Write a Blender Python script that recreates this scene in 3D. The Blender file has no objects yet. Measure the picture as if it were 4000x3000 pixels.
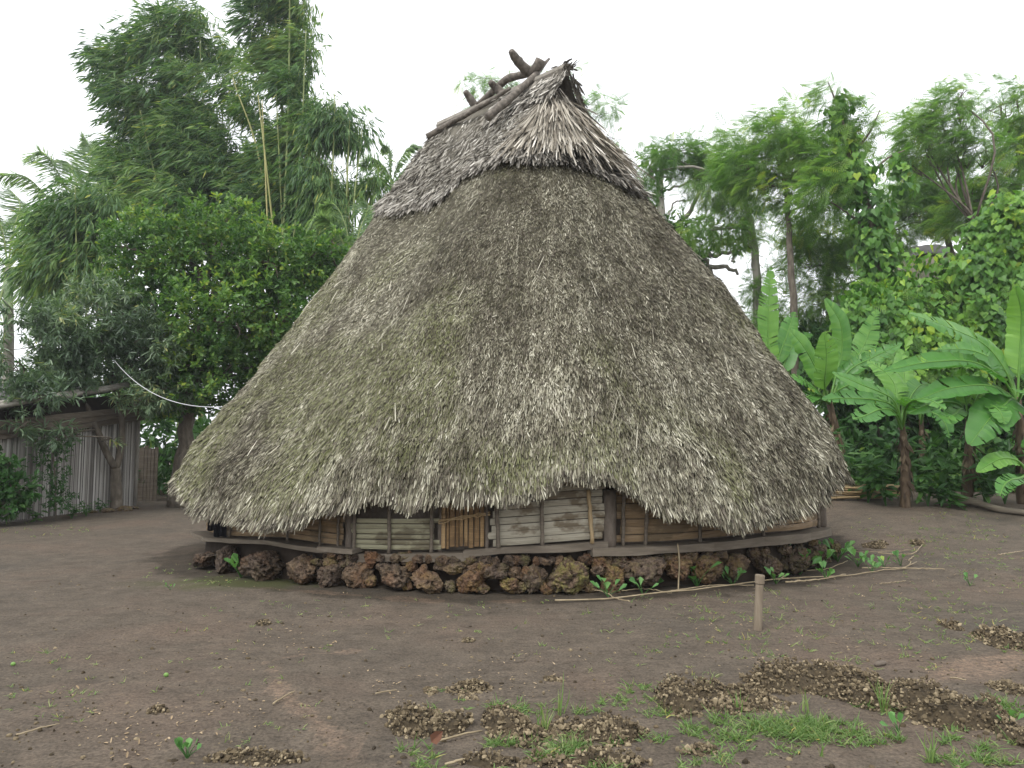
import bpy, math
import numpy as np
SC = bpy.context.scene
COL = SC.collection
rng = np.random.default_rng(11)
R = math.radians

# ------------------------------------------------------------------ camera
F, H = 739.0, 1.6                      # focal length in pixels of a 1024 wide picture, eye height
PITCH = math.atan(61 / F)
cam = bpy.data.cameras.new('camera'); cam_o = bpy.data.objects.new('camera', cam); COL.objects.link(cam_o)
cam.sensor_width = 36; cam.lens = 36 * F / 1024; cam.clip_end = 2000; cam.clip_start = .05
cam_o.location = (0, 0, H); cam_o.rotation_euler = (R(90) + PITCH, 0, 0)
SC.camera = cam_o
# ------------------------------------------------------------------ sky, sun, exposure
SUN_EL, SUN_AZ = R(58), R(-150)        # azimuth the light comes from (behind the camera, to the left), measured from +Y clockwise
w = bpy.data.worlds.new("World"); SC.world = w; w.use_nodes = True
nt = w.node_tree; nt.nodes.clear()
sky = nt.nodes.new('ShaderNodeTexSky'); sky.sky_type = 'NISHITA'; sky.sun_disc = False
sky.sun_elevation = SUN_EL; sky.sun_rotation = SUN_AZ; sky.air_density = 1.0; sky.dust_density = 4.0; sky.ozone_density = 1.0
hs = nt.nodes.new('ShaderNodeHueSaturation'); hs.inputs['Saturation'].default_value = .12
cl = nt.nodes.new('ShaderNodeMixRGB'); cl.inputs[0].default_value = .5; cl.inputs[2].default_value = (8.4, 8.6, 8.9, 1)   # even cloud cover
bg = nt.nodes.new('ShaderNodeBackground'); bg.inputs[1].default_value = .15
wo = nt.nodes.new('ShaderNodeOutputWorld')
L = nt.links.new
L(sky.outputs[0], hs.inputs['Color']); L(hs.outputs[0], cl.inputs[1]); L(cl.outputs[0], bg.inputs[0]); L(bg.outputs[0], wo.inputs[0])
sun = bpy.data.lights.new('sun', 'SUN'); sun.energy = 1.0; sun.angle = R(25); sun.color = (1, .97, .92)
sun_o = bpy.data.objects.new('sun', sun); COL.objects.link(sun_o)
sun_o.rotation_euler = (R(90) - SUN_EL, 0, math.pi - SUN_AZ)
sun_o.location = (-10, -10, 30)
SC.view_settings.view_transform = 'Standard'; SC.view_settings.look = 'None'
SC.view_settings.exposure = 0.85; SC.view_settings.gamma = 1
try:
    SC.cycles.max_bounces = 8; SC.cycles.transparent_max_bounces = 4
except Exception: pass

# ------------------------------------------------------------------ maths helpers
cp, sp = math.cos(PITCH), math.sin(PITCH)
def ray(px, py):
    cx = (px - 512) / F; cy = (384 - py) / F
    Y = cp - cy * sp; Z = sp + cy * cp
    return cx / Y, Z / Y
def at(px, py, Y):
    dx, dz = ray(px, py); return np.array([dx * Y, Y, H + dz * Y])
def proj(P):
    P = np.asarray(P, float); v = P - np.array([0, 0, H])
    fw = v[..., 1] * cp + v[..., 2] * sp; up = -v[..., 1] * sp + v[..., 2] * cp
    return 512 + F * v[..., 0] / fw, 384 - F * up / fw
def nrm(v): 
    v = np.asarray(v, float); return v / np.maximum(np.linalg.norm(v, axis=-1, keepdims=True), 1e-9)
def sst(a, b, x):
    t = np.clip((np.asarray(x, float) - a) / (b - a), 0, 1); return t * t * (3 - 2 * t)
def _hash(i, j, k, s):
    h = (i.astype(np.int64) * 374761393 + j.astype(np.int64) * 668265263 + k.astype(np.int64) * 2147483647 + s * 974711) & 0xffffffff
    h = ((h ^ (h >> 13)) * 1274126177) & 0xffffffff
    h = ((h ^ (h >> 16)) * 2246822519) & 0xffffffff
    return ((h ^ (h >> 15)) & 0xffff) / 65535.0
def vn(P, s=0):                       # value noise, 0..1
    P = np.asarray(P, float); fl = np.floor(P); f = P - fl; f = f * f * (3 - 2 * f); i, j, k = [fl[..., a].astype(np.int64) for a in range(3)]
    r = 0
    for a in (0, 1):
        for b in (0, 1):
            for c in (0, 1):
                wgt = (f[..., 0] if a else 1 - f[..., 0]) * (f[..., 1] if b else 1 - f[..., 1]) * (f[..., 2] if c else 1 - f[..., 2])
                r = r + wgt * _hash(i + a, j + b, k + c, s)
    return r
def fbm(P, o=3, s=0):
    P = np.asarray(P, float); r = 0; amp = .5; tot = 0
    for q in range(o):
        r = r + amp * vn(P * 2 ** q + 17.3 * q, s + q); tot += amp; amp *= .5
    return r / tot
def xyz(x, y, z=0):
    x, y = np.broadcast_arrays(np.asarray(x, float), np.asarray(y, float)); return np.stack([x, y, np.zeros_like(x) + z], -1)
def gz(x, y):                         # height of the ground
    x = np.asarray(x, float); y = np.asarray(y, float)
    g = .42 * sst(3.2, 6.5, x) * sst(10.3, 15, y) + .10 * sst(4.6, 6.2, x) * sst(8.6, 9.6, y)
    near = 1 - sst(40, 80, np.hypot(x, y))
    g = g + near * (.09 * (fbm(xyz(x * .45, y * .45), 2, 3) - .5) + .035 * (fbm(xyz(x * 1.7, y * 1.7), 3, 9) - .5))
    return g
def gnd(px, py):                      # the ground point seen at a pixel
    dx, dz = ray(px, py); Y = -H / dz
    for _ in range(30):
        Y = Y * .5 + .5 * (gz(dx * Y, Y) - H) / dz
    return np.array([dx * Y, Y, float(gz(dx * Y, Y))])
def bez(p, n):                        # smooth curve through control points (Catmull-Rom)
    p = np.asarray(p, float)
    if len(p) == 2: return p[0] + (p[1] - p[0]) * np.linspace(0, 1, n)[:, None]
    q = np.vstack([2 * p[0] - p[1], p, 2 * p[-1] - p[-2]]); m = len(p) - 1
    u = np.linspace(0, m, n); i = np.minimum(u.astype(int), m - 1); t = (u - i)[:, None]
    a, b, c, d = q[i], q[i + 1], q[i + 2], q[i + 3]
    return .5 * (2 * b + (c - a) * t + (2 * a - 5 * b + 4 * c - d) * t ** 2 + (3 * b - a - 3 * c + d) * t ** 3)
def rdir(n):
    return nrm(rng.normal(size=(n, 3)))

# ------------------------------------------------------------------ mesh helpers
ORG = {}
class Geo:
    def __init__(s): s.V = []; s.n = 0; s.F = {}; s.T = {}; s.M = {}
    def add(s, V, Fs, t=.5, m=0.):
        V = np.asarray(V, float).reshape(-1, 3)
        for Fa in (Fs if isinstance(Fs, list) else [Fs]):
            Fa = np.atleast_2d(np.asarray(Fa, np.int64))
            if not Fa.size: continue
            k = Fa.shape[1]; s.F.setdefault(k, []).append(Fa + s.n)
            s.T.setdefault(k, []).append(np.broadcast_to(np.asarray(t, float), (len(Fa),)) if np.ndim(t) == 0 or len(t) == len(Fa) else np.full(len(Fa), np.mean(t)))
            s.M.setdefault(k, []).append(np.broadcast_to(np.asarray(m, float), (len(Fa),)) if np.ndim(m) == 0 or len(m) == len(Fa) else np.full(len(Fa), np.mean(m)))
        s.V.append(V); s.n += len(V)
    def tube(s, pts, rad, n=6, t=.5, m=0., cap=True):
        pts = np.asarray(pts, float); k = len(pts); rad = np.broadcast_to(np.asarray(rad, float), (k,))
        T = nrm(np.gradient(pts, axis=0)); mean = nrm(pts[-1] - pts[0] + 1e-6)
        ref = np.array([0, 0, 1.]) if abs(mean[2]) < .8 else np.array([0, 1., 0])
        X = nrm(np.cross(T, ref)); Y = np.cross(X, T)
        a = np.linspace(0, 2 * math.pi, n, endpoint=False)
        V = pts[:, None] + rad[:, None, None] * (np.cos(a)[None, :, None] * X[:, None] + np.sin(a)[None, :, None] * Y[:, None])
        i = np.arange(k - 1)[:, None] * n; j = np.arange(n)[None]; j2 = (j + 1) % n
        Fa = np.stack([i + j, i + j2, i + n + j2, i + n + j], -1).reshape(-1, 4)
        Fs = [Fa]
        if cap: Fs.append(np.array([np.arange(n)[::-1], (k - 1) * n + np.arange(n)]))
        s.add(V, Fs, t, m)
    def box(s, c, ax, ay, az, t=.5, m=0.):      # centre and three half axes
        c, ax, ay, az = [np.asarray(q, float) for q in (c, ax, ay, az)]
        V = [c + i * ax + j * ay + k * az for i in (-1, 1) for j in (-1, 1) for k in (-1, 1)]
        s.add(V, [[0, 1, 3, 2], [4, 6, 7, 5], [0, 4, 5, 1], [2, 3, 7, 6], [0, 2, 6, 4], [1, 5, 7, 3]], t, m)
    def inst(s, tv, tf, P, D, N, Ln, Wd, t=.5, m=0.):
        P = np.asarray(P, float); n = len(P)
        if not n: return
        tv = np.asarray(tv, float); tf = np.asarray(tf)
        Yd = nrm(D); X = nrm(np.cross(Yd, N)); Z = np.cross(X, Yd)
        Ln = np.broadcast_to(Ln, (n,))[:, None, None]; Wd = np.broadcast_to(Wd, (n,))[:, None, None]
        V = P[:, None] + tv[None, :, 0:1] * Wd * X[:, None] + tv[None, :, 1:2] * Ln * Yd[:, None] + tv[None, :, 2:3] * Wd * Z[:, None]
        Fa = (tf[None] + (np.arange(n) * len(tv))[:, None, None]).reshape(-1, tf.shape[1])
        s.add(V, Fa, np.repeat(np.broadcast_to(t, (n,)), len(tf)), np.repeat(np.broadcast_to(m, (n,)), len(tf)))
    def build(s, name, mat, parent=None, origin=None, smooth=False):
        me = bpy.data.meshes.new(name)
        o = np.asarray(origin if origin is not None else (ORG[parent.name] if parent else (0, 0, 0)), float)
        V = (np.vstack(s.V) - o).astype(np.float32); ks = sorted(s.F)
        Fs = [np.vstack(s.F[k]) for k in ks]
        tot = np.concatenate([np.full(len(f), f.shape[1], np.int32) for f in Fs])
        me.vertices.add(len(V)); me.vertices.foreach_set('co', V.ravel())
        lv = np.concatenate([f.ravel() for f in Fs]).astype(np.int32)
        me.loops.add(len(lv)); me.loops.foreach_set('vertex_index', lv)
        me.polygons.add(len(tot)); me.polygons.foreach_set('loop_start', np.concatenate([[0], np.cumsum(tot)[:-1]]).astype(np.int32))
        me.polygons.foreach_set('use_smooth', np.full(len(tot), smooth))
        me.update(calc_edges=True)
        for nm, src in (('tint', s.T), ('moss', s.M)):
            a = me.attributes.new(nm, 'FLOAT', 'FACE'); a.data.foreach_set('value', np.concatenate([np.concatenate(src[k]) for k in ks]).astype(np.float32))
        me.materials.append(mat)
        ob = bpy.data.objects.new(name, me); COL.objects.link(ob)
        if parent: ob.parent = parent; ORG[ob.name] = o
        else: ob.location = o; ORG[ob.name] = o
        return ob
def tag(o, label=None, cat=None, group=None, kind=None):
    for k, v in (('label', label), ('category', cat), ('group', group), ('kind', kind)):
        if v: o[k] = v
    return o
def thing(name, label, cat, loc, group=None):
    o = bpy.data.objects.new(name, None); COL.objects.link(o); o.location = [float(q) for q in loc]; o.empty_display_size = .2
    ORG[o.name] = np.asarray(loc, float); return tag(o, label, cat, group)
# leaf shapes: x across, y along, z up
RH = ([(0, 0, 0), (.5, .42, .12), (0, 1, -.1), (-.5, .42, .12)], [(0, 1, 2, 3)])
LF = ([(0, 0, 0), (.42, .28, .16), (.36, .7, .1), (0, 1, -.1), (-.36, .7, .1), (-.42, .28, .16)], [(0, 1, 2, 3), (0, 3, 4, 5)])
OB = ([(0, 0, 0), (.3, .35, .1), (.5, .75, .12), (0, 1, -.05), (-.5, .75, .12), (-.3, .35, .1)], [(0, 1, 2, 3), (0, 3, 4, 5)])
HT = ([(0, 0, 0), (.32, -.16, .06), (.56, .22, .1), (0, 1, -.12), (-.56, .22, .1), (-.32, -.16, .06)], [(0, 1, 2, 3), (0, 3, 4, 5)])
def _frond():
    v = []; f = []
    for i in range(7):
        y = .12 + .82 * i / 6; ln = .36 * math.sin(math.pi * (.2 + .72 * i / 6.5)) + .06
        for sgn in (-1, 1):
            c = math.cos(R(35)); s_ = math.sin(R(35)); b = len(v); wd = .026
            dx, dy = sgn * c, s_ ; nx, ny = -s_ * sgn * 1.0, c
            for q, ww in ((0, 0), (.5, wd), (1, 0), (.5, -wd)):
                v.append((dx * ln * q + nx * ww, y + dy * ln * q + ny * ww - .1, -.10 * q - .25 * y * y + (.02 if ww > 0 else 0)))
            f.append((b, b + 1, b + 2, b + 3))
    b = len(v); v += [(-.012, 0, 0), (.012, 0, 0), (.01, 1, -.25), (-.01, 1, -.25)]; f.append((b, b + 1, b + 2, b + 3))
    return v, f
FR = _frond()
def ico(n):
    p = (1 + 5 ** .5) / 2
    V = nrm(np.array([(-1, p, 0), (1, p, 0), (-1, -p, 0), (1, -p, 0), (0, -1, p), (0, 1, p), (0, -1, -p), (0, 1, -p), (p, 0, -1), (p, 0, 1), (-p, 0, -1), (-p, 0, 1)], float))
    Fa = [(0, 11, 5), (0, 5, 1), (0, 1, 7), (0, 7, 10), (0, 10, 11), (1, 5, 9), (5, 11, 4), (11, 10, 2), (10, 7, 6), (7, 1, 8), (3, 9, 4), (3, 4, 2), (3, 2, 6), (3, 6, 8), (3, 8, 9), (4, 9, 5), (2, 4, 11), (6, 2, 10), (8, 6, 7), (9, 8, 1)]
    V = [tuple(v) for v in V]
    for _ in range(n):
        mid = {}; nf = []
        def md(a, b):
            k = (min(a, b), max(a, b))
            if k not in mid: V.append(tuple(nrm(np.add(V[a], V[b])))); mid[k] = len(V) - 1
            return mid[k]
        for a, b, c in Fa:
            x, y, z = md(a, b), md(b, c), md(c, a); nf += [(a, x, z), (b, y, x), (c, z, y), (x, y, z)]
        Fa = nf
    return np.array(V), np.array(Fa)
ICO4, ICO1, ICO0 = ico(4), ico(1), ico(0)

# ------------------------------------------------------------------ materials
def mat(name):
    m = bpy.data.materials.new(name); m.use_nodes = True; t = m.node_tree; t.nodes.clear()
    out = t.nodes.new('ShaderNodeOutputMaterial'); b = t.nodes.new('ShaderNodeBsdfPrincipled'); t.links.new(b.outputs[0], out.inputs[0])
    b.inputs['Specular IOR Level'].default_value = .25
    return m, t, b, out
def nd(t, ty, **kw):
    n = t.nodes.new(ty)
    for k, v in kw.items(): setattr(n, k, v)
    return n
def ramp(t, fac, stops):
    r = nd(t, 'ShaderNodeValToRGB'); e = r.color_ramp.elements
    while len(e) < len(stops): e.new(.5)
    for q, (p, c) in zip(e, stops): q.position = p; q.color = (*c, 1)
    t.links.new(fac, r.inputs[0]); return r.outputs[0]
def noise(t, scale, detail=4, rough=.55, vec=None, sc=None):
    n = nd(t, 'ShaderNodeTexNoise'); n.inputs['Scale'].default_value = scale; n.inputs['Detail'].default_value = detail; n.inputs['Roughness'].default_value = rough
    if vec is None: vec = nd(t, 'ShaderNodeNewGeometry').outputs['Position']
    if sc:
        mp = nd(t, 'ShaderNodeVectorMath', operation='MULTIPLY'); mp.inputs[1].default_value = sc; t.links.new(vec, mp.inputs[0]); vec = mp.outputs[0]
    t.links.new(vec, n.inputs['Vector']); return n.outputs['Fac']
def mixc(t, fac, a, b, mode='MIX'):
    m = nd(t, 'ShaderNodeMixRGB', blend_type=mode)
    for i, q in ((0, fac), (1, a), (2, b)):
        if isinstance(q, (int, float)): m.inputs[i].default_value = q
        elif isinstance(q, tuple): m.inputs[i].default_value = (*q, 1)
        else: t.links.new(q, m.inputs[i])
    return m.outputs[0]
def mth(t, op, a, b=0.):
    m = nd(t, 'ShaderNodeMath', operation=op)
    for i, q in ((0, a), (1, b)):
        if isinstance(q, (int, float)): m.inputs[i].default_value = q
        else: t.links.new(q, m.inputs[i])
    return m.outputs[0]
def attr(t, n):
    a = nd(t, 'ShaderNodeAttribute'); a.attribute_name = n; return a.outputs['Fac']
def bump(t, b, h, strength=.5, dist=.02):
    n = nd(t, 'ShaderNodeBump'); n.inputs['Strength'].default_value = strength; n.inputs['Distance'].default_value = dist
    t.links.new(h, n.inputs['Height']); t.links.new(n.outputs[0], b.inputs['Normal'])
def leaf_mat(name, dark, mid, light, rough=.45, trans=.3, spec=.3):
    m, t, b, out = mat(name)
    c = ramp(t, attr(t, 'tint'), [(0, dark), (.5, mid), (.93, light), (1, tuple(np.minimum(1, np.array(light) * (1.5, 1.15, .8))))])
    t.links.new(c, b.inputs['Base Color']); b.inputs['Roughness'].default_value = rough; b.inputs['Specular IOR Level'].default_value = spec
    tr = nd(t, 'ShaderNodeBsdfTranslucent'); t.links.new(mixc(t, 1., c, (1.5, 1.7, .8), 'MULTIPLY'), tr.inputs[0])
    mx = nd(t, 'ShaderNodeMixShader'); mx.inputs[0].default_value = trans
    t.links.new(b.outputs[0], mx.inputs[1]); t.links.new(tr.outputs[0], mx.inputs[2]); t.links.new(mx.outputs[0], out.inputs[0])
    return m
def simple_mat(name, stops, scale, rough=.8, sc=None, bmp=.4, dist=.01, use_tint=0., detail=5):
    m, t, b, out = mat(name)
    f = noise(t, scale, detail, .6, sc=sc)
    if use_tint: f = mth(t, 'ADD', mth(t, 'MULTIPLY', f, 1 - use_tint), mth(t, 'MULTIPLY', attr(t, 'tint'), use_tint))
    t.links.new(ramp(t, f, stops), b.inputs['Base Color']); b.inputs['Roughness'].default_value = rough
    bump(t, b, f, bmp, dist); return m
M = {}
M['leaf_broad'] = leaf_mat('glossy_broad_leaf', (.035, .085, .026), (.07, .15, .04), (.17, .28, .07), .42, .35)
M['leaf_mango'] = leaf_mat('grey_green_leaf', (.05, .085, .05), (.105, .165, .092), (.21, .28, .16), .34, .3, .45)
M['leaf_bamboo'] = leaf_mat('bamboo_leaf', (.035, .085, .036), (.095, .18, .06), (.22, .31, .10), .5, .36)
M['leaf_feather'] = leaf_mat('feathery_leaf', (.075, .155, .045), (.14, .25, .065), (.25, .36, .10), .5, .5)
M['leaf_vine'] = leaf_mat('vine_leaf', (.045, .12, .025), (.085, .20, .03), (.19, .34, .05), .45)
M['leaf_under'] = leaf_mat('undergrowth_leaf', (.025, .075, .02), (.05, .125, .03), (.10, .2, .045), .5)
M['leaf_palm'] = leaf_mat('palm_leaf', (.10, .165, .095), (.18, .26, .145), (.3, .38, .2), .4, .45)
M['leaf_banana'] = leaf_mat('banana_leaf', (.032, .11, .024), (.07, .195, .036), (.18, .34, .065), .38, .28, .32)
M['leaf_weed'] = leaf_mat('weed_leaf', (.06, .15, .04), (.1, .23, .07), (.17, .32, .1), .5)
M['grass'] = leaf_mat('grass_blade', (.07, .13, .035), (.12, .2, .06), (.27, .29, .12), .5)
M['bark_grey'] = simple_mat('grey_bark', [(0, (.12, .105, .09)), (.5, (.27, .25, .215)), (1, (.43, .41, .37))], 9, sc=(1, 1, .3), bmp=.6, dist=.02)
M['bark_brown'] = simple_mat('brown_bark', [(.15, (.045, .036, .027)), (.5, (.125, .104, .08)), (.85, (.25, .22, .175))], 10, sc=(1, 1, .35), bmp=.6, dist=.02)
M['culm'] = simple_mat('bamboo_culm', [(0, (.14, .19, .07)), (.5, (.24, .28, .10)), (1, (.42, .36, .16))], 1.2, .45, bmp=.1, use_tint=.75)
M['banana_stem'] = simple_mat('banana_stem', [(.2, (.02, .014, .01)), (.5, (.085, .058, .036)), (.85, (.28, .215, .14))], 9, sc=(1, 1, .25), bmp=.7, dist=.02, use_tint=.3)
M['wood_dark'] = simple_mat('weathered_dark_wood', [(0, (.045, .036, .028)), (.5, (.12, .098, .078)), (1, (.24, .205, .17))], 14, sc=(1, 1, .5), bmp=.5)
M['wood_pole'] = simple_mat('weathered_roof_pole', [(.2, (.035, .03, .026)), (.5, (.125, .108, .09)), (.8, (.27, .24, .2))], 16, bmp=.9)
M['plank'] = simple_mat('grey_brown_plank', [(0, (.05, .04, .03)), (.5, (.135, .112, .086)), (1, (.26, .225, .175))], 9, sc=(.35, .35, 2.5), bmp=.5)
M['bamboo_dry'] = simple_mat('dry_bamboo', [(0, (.2, .13, .065)), (.5, (.33, .24, .13)), (1, (.47, .37, .23))], 7, .55, bmp=.2, use_tint=.4)
M['stick'] = simple_mat('dry_stick', [(.1, (.11, .085, .05)), (.5, (.25, .2, .125)), (.9, (.40, .34, .23))], 8, .7, bmp=.3)
M['rope'] = simple_mat('white_rope', [(0, (.34, .35, .35)), (1, (.56, .57, .57))], 60, .8)
M['cloth_black'] = simple_mat('black_cloth', [(0, (.008, .008, .011)), (1, (.022, .022, .028))], 20, .85)
M['earth_gap_dark'] = simple_mat('packed_earth_gap_dark', [(0, (.015, .011, .008)), (1, (.055, .04, .03))], 8, .95)  # earth core, and the painted shade of the shed's roof gap
M['dark_sheet'] = simple_mat('dark_roof_sheet', [(0, (.02, .02, .02)), (.6, (.06, .058, .055)), (1, (.16, .15, .14))], 5, .7)
M['dry_leaf'] = simple_mat('dry_leaf', [(0, (.12, .085, .05)), (.5, (.27, .2, .12)), (1, (.45, .36, .24))], 12, .8, use_tint=.5)

# thatch: each strip has its own dryness and painted bundle shade (tint) and its own growth of moss
def thatch_mat(name, stops, mossc):
    m, t, b, out = mat(name)
    c = ramp(t, attr(t, 'tint'), stops)
    n = noise(t, 14, 3, .6, sc=(1, 1, .3))
    c = mixc(t, .55, c, mixc(t, 1., c, ramp(t, n, [(.25, (.45, .43, .4)), (.7, (1.35, 1.33, 1.3))]), 'MULTIPLY'))
    c = mixc(t, attr(t, 'moss'), c, mossc)
    t.links.new(c, b.inputs['Base Color']); b.inputs['Roughness'].default_value = .75; b.inputs['Specular IOR Level'].default_value = .2
    return m
M['thatch'] = thatch_mat('weathered_palm_thatch', [(0, (.035, .028, .022)), (.3, (.12, .103, .083)), (.6, (.212, .198, .150)), (.85, (.345, .33, .258)), (1, (.53, .51, .42))], (.15, .165, .06))
M['thatch_cap'] = thatch_mat('pale_grey_thatch', [(0, (.055, .047, .038)), (.3, (.185, .17, .145)), (.65, (.325, .308, .272)), (1, (.58, .56, .51))], (.2, .2, .12))
M['thatch_fan'] = thatch_mat('straw_coloured_palm_strips', [(0, (.07, .058, .044)), (.4, (.23, .205, .165)), (.75, (.40, .37, .31)), (1, (.64, .61, .545))], (.2, .2, .12))

# woven split bamboo walls: run of the slats in x/y, thin courses in z
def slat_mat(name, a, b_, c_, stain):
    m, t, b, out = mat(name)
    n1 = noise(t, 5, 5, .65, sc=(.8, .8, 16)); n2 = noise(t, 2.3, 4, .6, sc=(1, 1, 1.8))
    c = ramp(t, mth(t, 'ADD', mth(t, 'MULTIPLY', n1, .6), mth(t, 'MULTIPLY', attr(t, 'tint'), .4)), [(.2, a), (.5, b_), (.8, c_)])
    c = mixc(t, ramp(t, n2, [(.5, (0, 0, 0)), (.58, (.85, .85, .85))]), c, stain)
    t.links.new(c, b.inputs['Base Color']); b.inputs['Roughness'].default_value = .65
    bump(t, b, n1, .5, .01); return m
M['slat_pale'] = slat_mat('pale_split_bamboo', (.15, .135, .10), (.335, .305, .235), (.50, .465, .375), (.13, .098, .06))
M['slat_green'] = slat_mat('greenish_split_bamboo', (.15, .14, .09), (.30, .285, .19), (.42, .40, .28), (.13, .11, .07))
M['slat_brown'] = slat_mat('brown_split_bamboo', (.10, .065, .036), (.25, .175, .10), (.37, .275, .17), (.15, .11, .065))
M['slat_orange'] = slat_mat('orange_bamboo_slats', (.13, .078, .038), (.30, .195, .095), (.43, .30, .16), (.16, .10, .05))
# grey upright strips of the shed
m, t, b, out = mat('grey_bamboo_strips'); M['shed_wall'] = m
n1 = noise(t, 3, 3, .5, sc=(1, 1, .5))
c = ramp(t, mth(t, 'ADD', mth(t, 'MULTIPLY', n1, .3), mth(t, 'MULTIPLY', attr(t, 'tint'), .7)), [(.1, (.085, .077, .068)), (.5, (.31, .293, .27)), (.9, (.56, .54, .505))])
t.links.new(c, b.inputs['Base Color']); b.inputs['Roughness'].default_value = .7; M['shed_wall'] = m
# volcanic stones, pitted, mossy and rusty
m, t, b, out = mat('pitted_volcanic_stone'); M['stone'] = m
n1 = noise(t, 16, 6, .7); n2 = noise(t, 4.5, 3, .6); n3 = noise(t, 9, 5, .7)
c = ramp(t, n1, [(.3, (.028, .02, .015)), (.5, (.105, .075, .055)), (.75, (.235, .18, .13))])
c = mixc(t, ramp(t, n2, [(.5, (0, 0, 0)), (.68, (.5, .5, .5))]), c, (.17, .085, .05))
c = mixc(t, mth(t, 'MULTIPLY', ramp(t, n3, [(.45, (0, 0, 0)), (.6, (1, 1, 1))]), attr(t, 'moss')), c, (.17, .165, .06))
c = mixc(t, 1., c, ramp(t, attr(t, 'tint'), [(0, (.6, .6, .62)), (.4, (1, 1, 1)), (.7, (1.15, 1.08, .98)), (1, (1.2, .95, .76))]), 'MULTIPLY')
t.links.new(c, b.inputs['Base Color']); b.inputs['Roughness'].default_value = .95
vo = nd(t, 'ShaderNodeTexVoronoi'); vo.inputs['Scale'].default_value = 26; t.links.new(nd(t, 'ShaderNodeNewGeometry').outputs['Position'], vo.inputs['Vector'])
bump(t, b, mth(t, 'ADD', n1, mth(t, 'MULTIPLY', vo.outputs['Distance'], .6)), 1., .05)
# crumbly soil
m, t, b, out = mat('crumbly_soil'); M['crumb'] = m
c = ramp(t, mth(t, 'ADD', mth(t, 'MULTIPLY', noise(t, 40, 4, .6), .45), mth(t, 'MULTIPLY', attr(t, 'tint'), .55)), [(.2, (.025, .019, .012)), (.5, (.10, .076, .045)), (.8, (.29, .235, .15))])
t.links.new(c, b.inputs['Base Color']); b.inputs['Roughness'].default_value = .95
# bare yard soil
m, t, b, out = mat('bare_yard_soil'); M['soil'] = m
pos = nd(t, 'ShaderNodeNewGeometry').outputs['Position']
nA = noise(t, .55, 5, .6); nB = noise(t, 3.2, 6, .65); nC = noise(t, 55, 4, .7); nD = noise(t, 12, 5, .7, sc=(.5, 1, 1))
c = ramp(t, nB, [(.25, (.063, .052, .041)), (.5, (.085, .070, .055)), (.75, (.110, .090, .071))])
c = mixc(t, ramp(t, nA, [(.5, (0, 0, 0)), (.66, (.45, .45, .45))]), c, (.12, .086, .066))
nE = noise(t, 24, 8, .72, sc=(.7, 1, 1))
c = mixc(t, mth(t, 'MULTIPLY', attr(t, 'moss'), ramp(t, nE, [(.38, (.25, .25, .25)), (.6, (1, 1, 1))])), c, (.225, .155, .112))
c = mixc(t, ramp(t, nA, [(.3, (.6, .6, .6)), (.44, (0, 0, 0))]), c, (.062, .055, .046))
c = mixc(t, 1., c, ramp(t, nC, [(.3, (.5, .49, .48)), (.5, (1, 1, 1)), (.7, (1.45, 1.42, 1.34))]), 'MULTIPLY')
c = mixc(t, .7, c, mixc(t, 1., c, ramp(t, nD, [(.3, (.62, .6, .58)), (.46, (1, 1, 1)), (.7, (1.14, 1.12, 1.08))]), 'MULTIPLY'))
c = mixc(t, 1., c, ramp(t, nE, [(.3, (.6, .59, .57)), (.47, (1, 1, 1)), (.62, (1.05, 1.04, 1.02)), (.75, (1.3, 1.27, 1.2))]), 'MULTIPLY')
# moist dark earth inside the drip line of the thatch, and the green film on it at the left (both stay when the light moves)
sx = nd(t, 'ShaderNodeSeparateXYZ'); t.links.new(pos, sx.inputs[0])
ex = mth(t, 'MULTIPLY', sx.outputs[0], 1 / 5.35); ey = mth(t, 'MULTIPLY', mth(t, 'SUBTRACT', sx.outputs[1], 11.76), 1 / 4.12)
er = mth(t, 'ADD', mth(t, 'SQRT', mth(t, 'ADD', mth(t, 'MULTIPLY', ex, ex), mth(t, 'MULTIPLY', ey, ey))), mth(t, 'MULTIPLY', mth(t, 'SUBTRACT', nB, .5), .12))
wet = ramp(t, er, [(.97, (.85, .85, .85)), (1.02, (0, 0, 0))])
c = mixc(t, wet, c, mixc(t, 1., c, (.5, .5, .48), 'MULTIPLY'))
dx_ = mth(t, 'ADD', sx.outputs[0], 3.1); dy_ = mth(t, 'SUBTRACT', sx.outputs[1], 8.75)
dd = mth(t, 'ADD', mth(t, 'SQRT', mth(t, 'ADD', mth(t, 'MULTIPLY', dx_, mth(t, 'MULTIPLY', dx_, .42)), mth(t, 'MULTIPLY', dy_, mth(t, 'MULTIPLY', dy_, 4.)))), mth(t, 'MULTIPLY', mth(t, 'SUBTRACT', nB, .5), 1.5))
c = mixc(t, ramp(t, dd, [(.25, (.75, .75, .75)), (1.0, (0, 0, 0))]), c, (.055, .062, .022))
t.links.new(c, b.inputs['Base Color']); b.inputs['Roughness'].default_value = .92; b.inputs['Specular IOR Level'].default_value = .15
bump(t, b, mth(t, 'ADD', mth(t, 'MULTIPLY', nC, .35), mth(t, 'ADD', mth(t, 'ADD', nD, nE), mth(t, 'MULTIPLY', nB, .8))), .55, .02)

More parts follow.
